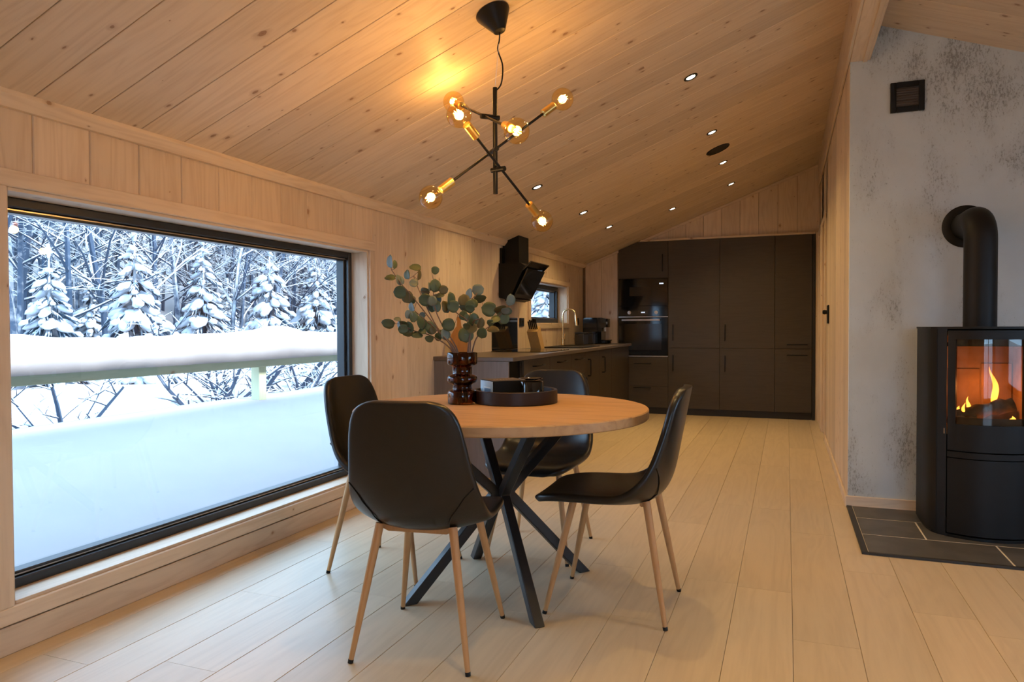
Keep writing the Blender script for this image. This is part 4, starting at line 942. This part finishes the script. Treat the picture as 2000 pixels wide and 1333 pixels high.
# knife block leaning back
kb_y = hxp(1050, 660, 0.17).y
kb = thing('knife_block', 'slanted pale wooden knife block with black handled knives', 'knife block', (0.17, kb_y, ZC+0.001))
M['blockwood'] = wood('warm_block_wood', (0.62, 0.40, 0.16), (0.5, 0.3, 0.1), 'z', rough=0.45, var=0.02)
kd_ = Vector((-0.02, -0.115, 0.0))
extrude_poly('block_body', [(0.055, 0.0), (-0.045, 0.0), (-0.165, 0.165), (-0.075, 0.215)][::-1], lambda a, b, d: (d, a, b), -0.052, 0.052, M['blockwood'], kb, True)
dirk = Vector((0, -0.50, 0.86)).normalized(); dirk = Vector((0, -0.55, 0.83)).normalized()
for q in range(5):
    xk = -0.036+q*0.018
    for w_ in (0,):
        p0 = Vector((xk, -0.118, 0.188)); L_ = 0.085+0.012*(q % 2)+0.006*q
        kn = thing('kitchen_knife', ('black handled knife at the wall end of the block', 'second knife from the wall in the block', 'middle black handled knife in the block', 'second knife from the room side of the block', 'black handled knife at the room end of the block')[q], 'knife', Vector((0.17, kb_y, ZC+0.001))+p0, 0, 'knives in the wooden block')
        tube('handle', [dirk*0.004, dirk*0.03, dirk*L_], [0.0065, 0.0075, 0.0085], M['black'], kn, 8, True)
        tube('blade', [-dirk*0.02, dirk*0.004], [0.004, 0.005], M['steel'], kn, 6, True)
# cutting board leaning near the end of the counter
cb_y = hxp(896, 650, 0.12).y
cb = thing('cutting_board', 'orange brown wooden paddle board standing on the counter behind the vase', 'cutting board', (0.12, cb_y, ZC+0.001), 0.35)
M['boardwood'] = wood('orange_wood', (0.52, 0.23, 0.05), (0.33, 0.13, 0.025), 'z', rough=0.4, var=0.0)
pts = [(-0.056, 0), (0.056, 0), (0.064, 0.05), (0.066, 0.12), (0.058, 0.18), (0.036, 0.225), (0.018, 0.255), (0.013, 0.30), (0.017, 0.33), (0.0, 0.342), (-0.017, 0.33), (-0.013, 0.30), (-0.018, 0.255), (-0.036, 0.225), (-0.058, 0.18), (-0.066, 0.12), (-0.064, 0.05)]
extrude_poly('board_blade', [(a, b*0.86) for a, b in pts], lambda a, b, d: (a, d+b*0.10, b), -0.009, 0.009, M['boardwood'], cb, True)
# canisters and coffee machine
M['dark_can'] = plain('dark_bronze_can', (0.03, 0.026, 0.022), 0.35)
for u, lab in ((1136, 'dark square canister nearer the tap'), (1153.5, 'dark square canister nearer the coffee machine')):
    yy = hxp(u, 655, 0.20).y
    cn = thing('storage_canister', lab, 'canister', (0.20, yy, ZC+0.001), 0, 'dark canisters by the tap')
    box('canister_body', -0.055, 0.055, -0.10, 0.10, 0, 0.125, M['dark_can'], cn, 0.008, True, 2)
    box('canister_lid', -0.057, 0.057, -0.102, 0.102, 0.126, 0.142, M['dark_can'], cn, 0.006, True, 2)
cf = thing('coffee_machine', 'black coffee machine on the counter beside the oven cabinet', 'coffee machine', (0.30, 8.46, ZC+0.001))
extrude_poly('machine_body', [(-0.2, 0), (-0.2, 0.30), (-0.17, 0.315), (0.03, 0.315), (0.085, 0.30), (0.085, 0.20), (0.03, 0.19), (0.03, 0.035), (0.10, 0.035), (0.10, 0)], lambda a, b, d: (a, d, b), -0.11, 0.11, M['black_gloss'], cf, True)
box('drip_tray', 0.03, 0.115, -0.09, 0.09, 0.036, 0.046, M['black'], cf, 0.003, True)
box('control_screen', 0.0855, 0.087, -0.08, 0.03, 0.225, 0.285, M['dim_glass'], cf, 0, True)
for dy in (-0.02, 0.02):
    tube('coffee_spout', [(0.05, dy, 0.20), (0.05, dy, 0.15)], [0.009, 0.007], M['steel'], cf, 12, True)
lathe('dial', [(0, 0), (0.016, 0), (0.016, 0.01), (0, 0.011)], M['steel'], cf, (0.086, -0.085, 0.25), 20, (1, 0, 0), True)
pot_b = None

# ================================================================ hearth and stove
he = thing('hearth', 'dark slate tiled hearth plate under the wood stove', 'hearth', (3.5, 4.16, 0))
HX1 = 4.35
box('hearth_base', 2.742, HX1, 3.692, 4.616, 0.0, 0.0108, M['grout'], he, 0)
M['edge'] = plain('black_edge_strip', (0.018, 0.015, 0.014), 0.5)
boxes('edge_strip', [(2.738, 2.766, 3.688, 4.616, 0.0, 0.0125), (2.766, HX1, 3.686, 3.702, 0.0, 0.0125)], M['edge'], he, 0.001)
gj = 0.008
for (ya, yb, js) in ((3.699, 4.010, (2.764, 3.348, 3.933, HX1)), (4.010, 4.343, (2.764, 3.055, 3.640, 4.225, HX1)), (4.343, 4.614, (2.764, 3.348, 3.933, HX1))):
    for a, b in zip(js, js[1:]):
        box('tile', a+gj/2, b-gj/2, ya+gj/2, yb-gj/2, 0.004, 0.012, M['tile'], he, 0.001)
SX, SY, ZS = 3.335, 4.28, 0.0125
st = thing('wood_stove', 'black curved wood stove with a fire behind its glass door', 'stove', (SX, SY, ZS))
RA = 0.32   # front arc: passes (0,-0.225) and (+-0.178,-0.17)
def arc_y(x): 
    R = 0.3156; return -0.225 + R - math.sqrt(max(0.0, R*R-x*x))
def arc_panel(bm, x0, x1, z0, z1, off=0.0, th=0.02, n=14):
    cols = []
    for i in range(n+1):
        x = x0+(x1-x0)*i/n; y = arc_y(x)
        R = 0.3156; nx, ny = x/R, (y-(-0.225+R))/R
        o_ = (x+nx*off, y+ny*off); i_ = (x+nx*(off-th), y+ny*(off-th))
        cols.append([bm.verts.new((o_[0], o_[1], z0)), bm.verts.new((o_[0], o_[1], z1)), bm.verts.new((i_[0], i_[1], z1)), bm.verts.new((i_[0], i_[1], z0))])
    for a, b in zip(cols, cols[1:]):
        for k in range(4): bm.faces.new((a[k], b[k], b[(k+1) % 4], a[(k+1) % 4]))
    bm.faces.new(cols[0]); bm.faces.new(cols[-1][::-1])
def arc_obj(name, lst, mat, parent, off=0.0, th=0.02):
    bm = bmesh.new()
    for l in lst: arc_panel(bm, *l, off, th)
    bmesh.ops.recalc_face_normals(bm, faces=bm.faces[:])
    o = link(name, bm_mesh(name, bm), mat, parent, True); shade(o, 30); return o
H = 1.048
outl = [(-0.255, 0.21), (-0.255, 0.03), (-0.250, -0.04), (-0.238, -0.10), (-0.218, -0.134)]
def side_poly(s):
    o_ = [(s*abs(x), y) for x, y in outl]; i_ = [(s*(abs(x)-0.02), y+0.004) for x, y in outl][::-1]
    return o_+i_
for s in (-1, 1):
    o = extrude_poly('side_panel', side_poly(s), lambda a, b, d: (a, b, d), 0.012, H-0.004, M['stove'], st, True); shade(o, 30)
    extrude_poly('corner_post', [(s*0.214, -0.134), (s*0.180, -0.166), (s*0.176, -0.150), (s*0.206, -0.120)], lambda a, b, d: (a, b, d), 0.012, H-0.004, M['stove'], st, True)
box('back_panel', -0.235, 0.235, 0.19, 0.21, 0.012, H-0.004, M['stove'], st, 0.002, True)
topo = [(-0.258, 0.213), (-0.258, 0.03), (-0.253, -0.04), (-0.241, -0.102), (-0.220, -0.138)] + [(x, arc_y(x)-0.006) for x in [-0.18+0.36*i/16 for i in range(17)]] + [(0.220, -0.138), (0.241, -0.102), (0.253, -0.04), (0.258, 0.03), (0.258, 0.213)]
extrude_poly('top_plate', topo, lambda a, b, d: (a, b, d), H-0.004, H+0.006, M['stove'], st, True)
extrude_poly('base_plate', [(a*0.97, b*0.97) for a, b in topo], lambda a, b, d: (a, b, d), 0.0, 0.014, M['black'], st, True)
GX, GZ0, GZ1 = 0.146, 0.57, 0.992
dr = arc_obj('stove_door', [(-0.176, -GX, 0.438, 1.036), (GX, 0.176, 0.438, 1.036), (-GX, GX, GZ1, 1.036), (-GX, GX, 0.438, GZ0)], M['stove'], st)
arc_obj('door_glass', [(-GX, GX, GZ0, GZ1)], M['stove_glass'], dr, -0.006, 0.004)
arc_obj('glass_print_band', [(-GX, GX, GZ0, GZ0+0.035), (-GX, GX, GZ1-0.03, GZ1)], M['black'], dr, -0.0105, 0.001)
arc_obj('middle_ledge', [(-0.176, 0.176, 0.403, 0.432)], M['stove'], st, 0.002)
arc_obj('lower_door', [(-0.176, 0.176, 0.022, 0.398)], M['stove'], st, 0.0, 0.018)
M['firebrick'] = plain('fire_lining', (0.36, 0.22, 0.13), 0.85, var=0.15, nscale=8, bmp=0.1)
fb = thing('fire_box', None, None); fb.parent = st
boxes('firebox_lining', [(-0.19, 0.19, 0.155, 0.185, 0.53, 1.03), (-0.20, -0.18, -0.12, 0.155, 0.53, 1.03), (0.18, 0.20, -0.12, 0.155, 0.53, 1.03), (-0.19, 0.19, -0.16, 0.185, 0.515, 0.545), (-0.19, 0.19, -0.13, 0.185, 1.01, 1.03)], M['firebrick'], st, 0.002, True)
bpy.data.objects.remove(fb)
box('lining_brick', -0.12, 0.03, 0.148, 0.156, 0.56, 0.83, M['firebrick'], st, 0.003, True)
box('lining_brick', 0.035, 0.175, 0.148, 0.156, 0.56, 0.86, M['firebrick'], st, 0.003, True)
box('air_rail', -0.18, 0.18, -0.10, -0.085, 0.955, 0.975, M['black'], st, 0.002, True)
# logs
M['log'] = plain('charred_log', (0.075, 0.05, 0.035), 0.9, var=0.4, nscale=18, bmp=0.6)
M['ember'] = emit('glowing_embers', (1.0, 0.17, 0.02), 7.0)
def log(p0, p1, r):
    bm = bmesh.new(); p0, p1 = Vector(p0), Vector(p1)
    pts = [p0.lerp(p1, i/10) for i in range(11)]
    add_tube(bm, pts, [r*(1+0.12*math.sin(i*1.9)) for i in range(11)], 12)
    for v_ in bm.verts: v_.co += Vector((noise.noise(v_.co*28), noise.noise(v_.co*28+Vector((7, 0, 0))), noise.noise(v_.co*28+Vector((0, 9, 0)))))*0.009
    bmesh.ops.recalc_face_normals(bm, faces=bm.faces[:])
    return bm_mesh('log', bm)
for i, (a, b, r, lab) in enumerate((((-0.12, -0.03, 0.588), (0.13, -0.06, 0.665), 0.036, 'charred split log lying across the front of the fire'), ((-0.16, -0.07, 0.572), (-0.03, -0.09, 0.575), 0.026, 'small charred log at the left of the fire'), ((-0.02, 0.05, 0.585), (0.16, 0.06, 0.60), 0.036, 'charred log at the back of the fire'))):
    lg = thing('fire_log', lab, 'log', Vector((SX, SY, ZS))+Vector(((a[0]+b[0])/2, (a[1]+b[1])/2, 0.545)), 0, 'burning logs in the stove')
    me = log(a, b, r); me.transform(Matrix.Translation(Vector((SX, SY, ZS)))); link('bark', me, M['log'], lg, False, True)
bm = bmesh.new()
for q in range(26):
    px_, py_ = rnd.uniform(-0.10, 0.16), rnd.uniform(-0.13, -0.06)
    bmesh.ops.create_icosphere(bm, subdivisions=1, radius=rnd.uniform(0.005, 0.012), matrix=Matrix.Translation((SX+px_, SY+py_, ZS+0.552)))
em = tag(link('embers', bm_mesh('embers', bm), M['ember'], None, False, True), 'glowing orange embers under the burning logs', 'embers', None, 'stuff')
def flame_mat():
    m, nt, b = _mat('flame'); nt.nodes.remove(b); out = nt.nodes['Material Output']
    v, r, _ = coords(nt, (1, 1, 1), False)
    sepx = N(nt, 'ShaderNodeSeparateXYZ'); nt.links.new(v, sepx.inputs[0])
    hgt = math_(nt, 'MULTIPLY', sepx.outputs[2], 6.0)
    col = ramp(nt, hgt, [(0.0, (1.0, 0.36, 0.04)), (0.4, (1.0, 0.42, 0.06)), (1.0, (1.0, 0.20, 0.02))])
    e = N(nt, 'ShaderNodeEmission'); nt.links.new(col, e.inputs[0]); e.inputs[1].default_value = 5.0
    tb = N(nt, 'ShaderNodeBsdfTransparent')
    lw = N(nt, 'ShaderNodeLayerWeight'); lw.inputs[0].default_value = 0.5
    k_ = ramp(nt, lw.outputs['Facing'], [(0.35, (0.95, 0.95, 0.95)), (0.95, (0.0, 0.0, 0.0))])
    mx = N(nt, 'ShaderNodeMixShader'); nt.links.new(k_, mx.inputs[0]); nt.links.new(tb.outputs[0], mx.inputs[1]); nt.links.new(e.outputs[0], mx.inputs[2])
    nt.links.new(mx.outputs[0], out.inputs[0]); return m
M['flame'] = flame_mat()
for i, (fx, fy_, fz, hh, rr, ph, lab) in enumerate(((0.055, -0.02, 0.66, 0.19, 0.017, 0.0, 'tall yellow flame above the front log'), (-0.055, -0.02, 0.615, 0.08, 0.012, 1.2, 'thin red flame behind the front log'), (-0.10, -0.03, 0.60, 0.045, 0.017, 2.0, 'small red flame at the left of the fire'), (-0.082, -0.05, 0.605, 0.06, 0.010, 3.0, 'small orange flame at the middle of the fire'), (0.045, -0.115, 0.558, 0.035, 0.024, 4.0, 'low orange flame under the front log'), (0.115, -0.11, 0.566, 0.045, 0.022, 5.0, 'low orange flame at the right end of the log'))):
    pts, rads = [], []
    for q in range(13):
        f = q/12; pts.append(Vector((0.018*math.sin(f*5+ph)*f*(hh/0.15), 0.006*math.cos(f*4+ph), hh*f))); rads.append(rr*max(0.03, math.sin(PI*(0.12+0.88*f)**0.75))*(1-0.3*f))
    fl = thing('flame', lab, 'flame', Vector((SX+fx, SY+fy_, ZS+fz)), 0, 'flames in the stove')
    tube('flame_body', pts, rads, M['flame'], fl, 14, True)
ld = bpy.data.lights.new('fire_light', 'POINT'); ld.energy = 1.1; ld.color = (1.0, 0.34, 0.08); ld.shadow_soft_size = 0.03
lo = bpy.data.objects.new('fire_light', ld); COL.objects.link(lo); lo.location = (SX+0.03, SY+0.03, ZS+0.74)
# flue pipe with elbow into the wall
fp = thing('flue_pipe', 'thick black flue pipe bending from stove into the concrete wall', 'flue pipe', (SX, 4.30, ZS+H+0.006))
pr = 0.075; zc_ = 1.625; rb_ = 0.115
path = [Vector((SX, 4.30, ZS+H+0.006)), Vector((SX, 4.30, 1.3)), Vector((SX, 4.30, zc_-rb_))] + [Vector((SX, 4.30+rb_-rb_*math.cos(q*PI/20), zc_-rb_+rb_*math.sin(q*PI/20))) for q in range(1, 11)] + [Vector((SX, 4.629, zc_))]
tube('pipe', path, pr, M['stove'], fp, 40)
lathe('wall_rosette', [(0.076, 0), (0.116, 0), (0.118, 0.003), (0.112, 0.008), (0.09, 0.016), (0.076, 0.017)], M['stove'], fp, (SX, 4.629, zc_), 56, (0, -1, 0))

# ================================================================ outdoors: snow, railing, trees
def ground_z(x, y):
    nz = noise.noise(Vector((x*0.45, y*0.45, 0)))*0.10 + noise.noise(Vector((x*1.3, y*1.3, 4)))*0.025
    d = -x
    if d < 2.45:
        f = max(0.0, (d-0.2)/2.25); base = 0.13 + 0.27*(f*f*(3-2*f)); nz *= 0.35*f
    elif d < 4.2:
        f = (d-2.45)/1.75; f = f*f*(3-2*f); base = 0.40*(1-f) - 0.12*f; nz *= 0.35+0.65*f
    else: base = -0.12
    if d > 12: base += (d-12)*0.10
    if d > 16: base += (d-16)*0.38
    return base+nz
bm = bmesh.new()
gx = [-0.225-0.15*i for i in range(30)] + [-4.7-0.4*i for i in range(26)] + [-15.2-1.6*i for i in range(14)]
gy = [-14+1.2*i for i in range(12)] + [0.2+0.2*i for i in range(60)] + [12.4+1.0*i for i in range(48)]
rows = [[bm.verts.new((x, y, ground_z(x, y))) for y in gy] for x in gx]
for i in range(len(gx)-1):
    for j in range(len(gy)-1): bm.faces.new((rows[i][j], rows[i+1][j], rows[i+1][j+1], rows[i][j+1]))
bmesh.ops.recalc_face_normals(bm, faces=bm.faces[:])
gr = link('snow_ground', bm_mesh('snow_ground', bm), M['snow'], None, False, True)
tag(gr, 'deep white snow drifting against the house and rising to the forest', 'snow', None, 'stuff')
# snow to the other sides of the house, so daylight finds ground there as well
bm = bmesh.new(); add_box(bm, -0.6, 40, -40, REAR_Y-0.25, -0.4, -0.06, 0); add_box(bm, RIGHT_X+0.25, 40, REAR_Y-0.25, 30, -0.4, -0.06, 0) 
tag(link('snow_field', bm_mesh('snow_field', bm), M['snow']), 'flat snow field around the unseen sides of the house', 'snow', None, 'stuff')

XR = -2.2
ra = thing('terrace_railing', 'greenish treated timber terrace railing carrying thick snow', 'railing', (XR, 5.4, 0.3))
box('handrail', XR-0.05, XR+0.02, -2, 16, 0.706, 0.779, M['rail'], ra, 0.004)
for py in (0.9, 5.43, 9.6, 13.8): box('post', XR-0.12, XR-0.022, py-0.05, py+0.05, -0.1, 0.705, M['railz'], ra, 0.004)
bm = bmesh.new(); rings = []
ny, ns = 230, 12
for i in range(ny+1):
    y = -2+18*i/ny
    hgt = 0.245 + 0.035*noise.noise(Vector((0, y*0.9, 3))) + 0.014*noise.noise(Vector((0, y*3.1, 8))) + 0.062*math.exp(-((y-5.55)/0.42)**2)
    wid = 0.155 + 0.02*noise.noise(Vector((5, y*1.3, 0)))
    ring = []
    for k in range(ns+1):
        th = PI*k/ns; cx, sz = math.cos(th), math.sin(th)
        px_ = XR-0.015 + wid*(abs(cx)**0.55)*(1 if cx >= 0 else -1); pz = 0.780 + hgt*(sz**0.72)
        j = 0.012*noise.noise(Vector((px_*9, y*6, pz*9)))
        ring.append(bm.verts.new((px_+j, y, pz+(j if 0 < k < ns else 0))))
    rings.append(ring)
for a, b in zip(rings, rings[1:]):
    for k in range(ns): bm.faces.new((a[k], a[k+1], b[k+1], b[k]))
    bm.faces.new((a[ns], a[0], b[0], b[ns]))
bm.faces.new(rings[0][::-1]); bm.faces.new(rings[-1])
bmesh.ops.recalc_face_normals(bm, faces=bm.faces[:])
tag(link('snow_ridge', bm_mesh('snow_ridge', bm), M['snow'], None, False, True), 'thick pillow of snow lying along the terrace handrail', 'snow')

def lump(bm, c, ax, ln, wd, ht, seed, sub=2, rough=0.22, fr=2.6):
    ax = ax.normalized(); side = ax.cross(Vector((0, 0, 1)))
    side = side.normalized() if side.length > 1e-3 else Vector((1, 0, 0)); up = side.cross(ax)
    r = bmesh.ops.create_icosphere(bm, subdivisions=sub, radius=1.0)
    for v_ in r['verts']:
        q = v_.co.copy(); k = 1+rough*noise.noise(q*fr+Vector((seed*3.7, seed*1.3, 0)))*2
        v_.co = c + ax*(q.x*ln*k) + side*(q.y*wd*k) + up*(q.z*ht*k)
    return r['verts']
def spruce_meshes(h, seed, levels=11, wfac=0.30):
    rr = random.Random(seed)
    b1, b2, b3 = bmesh.new(), bmesh.new(), bmesh.new()
    add_tube(b1, [(0, 0, -0.4), (0, 0, h*0.5), (0, 0, h*0.97)], [h*0.022, h*0.013, 0.012], 8)
    for lv in range(levels):
        f = lv/(levels-1); z = h*(0.06+0.86*f); R = h*wfac*(1-f)**0.85+0.10
        n = max(4, int(10*(1-f)+4)); a0 = rr.uniform(0, 6)
        for k in range(n):
            a = a0+2*PI*k/n+rr.uniform(-0.25, 0.25); L = R*rr.uniform(0.75, 1.12)
            dirv = Vector((math.cos(a), math.sin(a), -0.42-0.2*rr.random()))
            mid = Vector((0, 0, z+rr.uniform(-0.05, 0.05)*h)) + dirv*(L*0.55)
            # needles: a fan of twigs below the snow
            for q in range(7):
                ta = a + rr.uniform(-0.55, 0.55); s0 = Vector((0, 0, z)) + dirv*(L*rr.uniform(0.2, 0.75))
                e = s0 + Vector((math.cos(ta), math.sin(ta), -0.55-0.5*rr.random()))*(L*rr.uniform(0.3, 0.5))
                add_tube(b2, [s0, s0.lerp(e, 0.5)+Vector((0, 0, 0.02*L)), e], [0.035*L+0.010, 0.045*L+0.008, 0.004], 4, False)
            if rr.random() < 0.80:
                lump(b3, mid+Vector((0, 0, 0.05*L)), dirv, L*rr.uniform(0.34, 0.52), L*rr.uniform(0.15, 0.25)+0.02, L*rr.uniform(0.10, 0.17)+0.015, rr.random()*50, 2)
            if rr.random() < 0.5:
                lump(b3, Vector((0, 0, z))+dirv*L*0.95, dirv, L*0.2, L*0.13+0.015, L*0.09+0.01, rr.random()*50, 1)
    lump(b3, Vector((0, 0, h*0.95)), Vector((0, 0, 1)), h*0.055, h*0.018, h*0.018, seed, 2)
    out = []
    for nm, b in (('trunk', b1), ('needle_branches', b2), ('snow_load', b3)):
        bmesh.ops.recalc_face_normals(b, faces=b.faces[:]); out.append(bm_mesh(nm, b))
    return out
def put_tree(name, label, cat, parts, mats, loc, rz, sc, group=None):
    t_ = thing(name, label, cat, loc, rz, group); t_.scale = (sc, sc, sc)
    for nm, me, mt in parts_iter(parts, mats):
        if not me.materials: me.materials.append(mt)
        o = bpy.data.objects.new(nm, me); COL.objects.link(o); o.parent = t_
        for p in me.polygons: p.use_smooth = True
    return t_
def parts_iter(parts, mats): return [(me.name.split('.')[0], me, mt) for me, mt in zip(parts, mats)]
SP = [spruce_meshes(3.0, 11), spruce_meshes(3.0, 23, 10, 0.27), spruce_meshes(3.0, 37, 12, 0.25)]
SM = (M['bark'], M['needles'], M['tree_snow'])
def ground_hit(u, X):    # a place on the ground seen in direction u, at distance X from the window wall
    d = (_r*((u-1000)/F_PX) + _f); t_ = (X-CAM.x)/d.x; p = CAM + d*t_; return Vector((X, p.y, ground_z(X, p.y)))
def spruce(u, vtop, X, variant, lab, group='snow laden spruces beyond the railing', rz=0.0, extra=0.0):
    p = ground_hit(u, X); d = (_r*((u-1000)/F_PX) - _u*((vtop-666.5)/F_PX) + _f); top = CAM + d*((X-CAM.x)/d.x)
    put_tree('spruce_tree', lab, 'tree', SP[variant], SM, p, rz, (top.z-p.z)/2.97, group)
spruce(265, 448, -11.0, 0, 'broad snow laden spruce left of centre in the picture window', rz=0.4)
spruce(98, 480, -11.5, 1, 'snow laden spruce near the left edge of the picture window', rz=1.9)
spruce(398, 458, -12.2, 2, 'narrow snow laden spruce in the middle of the picture window', rz=2.6)
spruce(528, 478, -11.6, 1, 'snow laden spruce towards the right of the picture window', rz=4.0)
spruce(618, 500, -12.6, 0, 'dark spruce with little snow at the right window edge', rz=1.1)
spruce(445, 545, -14.0, 2, 'smaller spruce behind the two right hand spruces', rz=0.7)
spruce(180, 520, -14.2, 2, 'smaller spruce between the two left hand spruces', rz=5.1)
spruce(1050, 500, -5.0, 0, 'snowy spruce seen through the small kitchen window', 'snowy spruces beyond the kitchen window', rz=2.2)
spruce(1066, 520, -4.0, 1, 'low dense spruce right outside the small kitchen window', 'snowy spruces beyond the kitchen window', rz=3.2)
spruce(1088, 500, -4.6, 1, 'spruce at the right edge of the small kitchen window', 'snowy spruces beyond the kitchen window', rz=5.2)
spruce(1078, 470, -7.0, 2, 'taller snowy spruce behind the one at the kitchen window', 'snowy spruces beyond the kitchen window', rz=0.2)

def bare_tree(h, seed, spread=0.5, depth=4, r0=0.05, kids=(3, 5), droop=0.0, sides=5, stems=1):
    rr = random.Random(seed); bm = bmesh.new()
    def grow(p, d, L, r, lv):
        pts, rads = [p], [r]; q = p.copy(); dd = d.copy(); n = 4
        for i in range(n):
            dd = (dd + Vector((rr.uniform(-1, 1), rr.uniform(-1, 1), rr.uniform(-0.6, 0.6)))*0.13 + Vector((0, 0, -droop*(lv > 0)))).normalized()
            q = q + dd*(L/n); pts.append(q.copy()); rads.append(r*(1-0.55*(i+1)/n))
        add_tube(bm, pts, rads, sides if lv == 0 else (4 if lv < 2 else 3), False)
        if lv >= depth: return
        m_ = rr.randint(*kids) + (6 if lv == 0 else 0)
        for k in range(m_):
            f = rr.uniform(0.22 if lv == 0 else 0.15, 1.0); i = min(n-1, int(f*n)); base = pts[i].lerp(pts[i+1], f*n-i)
            a = rr.uniform(0, 2*PI); out = Vector((math.cos(a), math.sin(a), rr.uniform(0.0, 0.7)))
            nd = (dd*(1-spread)*0.7 + out*spread).normalized()
            grow(base, nd, L*rr.uniform(0.30, 0.55)*(0.75 if lv == 0 else 1.0), max(0.006, r*(1-0.6*f)*0.55), lv+1)
    for k in range(stems):
        a = k*2.4; lean = 0.0 if stems == 1 else 0.75
        grow(Vector((0, 0, -0.25)), Vector((lean*math.cos(a), lean*math.sin(a), 1)).normalized(), h*(1 if stems == 1 else rr.uniform(0.8, 1.15)), r0, 0)
    bmesh.ops.recalc_face_normals(bm, faces=bm.faces[:])
    return bm_mesh('branches', bm)
BT_ = [bare_tree(7.0, 100+i, 0.62, 3, 0.075, (4, 6), 0.03) for i in range(5)]
SH = [bare_tree(1.25, 200+i, 0.62, 2, 0.038, (3, 5), 0.05, 5, 5) for i in range(3)]
for me in BT_ + SH: me.materials.append(M['bark'])
def plant(me, name, label, cat, loc, rz, sc, group):
    o = bpy.data.objects.new(name, me); COL.objects.link(o); o.location = loc; o.rotation_euler = (rnd.uniform(-0.04, 0.04), rnd.uniform(-0.04, 0.04), rz); o.scale = (sc, sc, sc)
    tag(o, label, cat, group); return o
cnt = 0
for row, (X, n) in enumerate(((-13.5, 22), (-15.0, 34), (-16.8, 42), (-19.0, 46), (-22.0, 46))):
    ya, yb = ground_hit(-60, X).y, ground_hit(760, X).y
    for k in range(n):
        xx = X+rnd.uniform(-1.0, 1.0); yy = ya+(yb-ya)*(k+rnd.uniform(0.1, 0.9))/n
        plant(BT_[cnt % 5], 'birch_tree', 'slender snow covered birch among the forest trees outside the picture window', 'tree', (xx, yy, ground_z(xx, yy)), rnd.uniform(0, 6), rnd.uniform(0.8, 1.15), 'snowy birches of the forest'); cnt += 1
for k in range(16):
    X = -rnd.uniform(5, 13); u = rnd.uniform(1020, 1110); p = ground_hit(u, X)
    plant(BT_[k % 5], 'birch_tree', 'slender snow covered birch seen through the kitchen window', 'tree', p, rnd.uniform(0, 6), rnd.uniform(0.7, 1.0), 'snowy birches beyond the kitchen window')
for (u, X, sc, lab) in ((121, -5.3, 1.0, 'bare snowy shrub under the railing at the left of the window'), (400, -5.2, 1.15, 'bare snowy shrub under the middle of the railing'), (436, -5.4, 0.95, 'bare snowy shrub beside the timber railing post'), (585, -5.6, 0.9, 'bare snowy shrub under the railing near the right window edge'),
                        (470, -6.2, 1.5, 'arching snowy shrub above the railing left of the post'), (560, -6.4, 1.6, 'arching snowy shrub above the railing near the right edge'), (620, -6.6, 1.5, 'arching snowy shrub at the right edge of the window')):
    plant(SH[int(u) % 3], 'bare_shrub', lab, 'shrub', ground_hit(u, X), u*0.37, sc, 'bare shrubs by the railing')
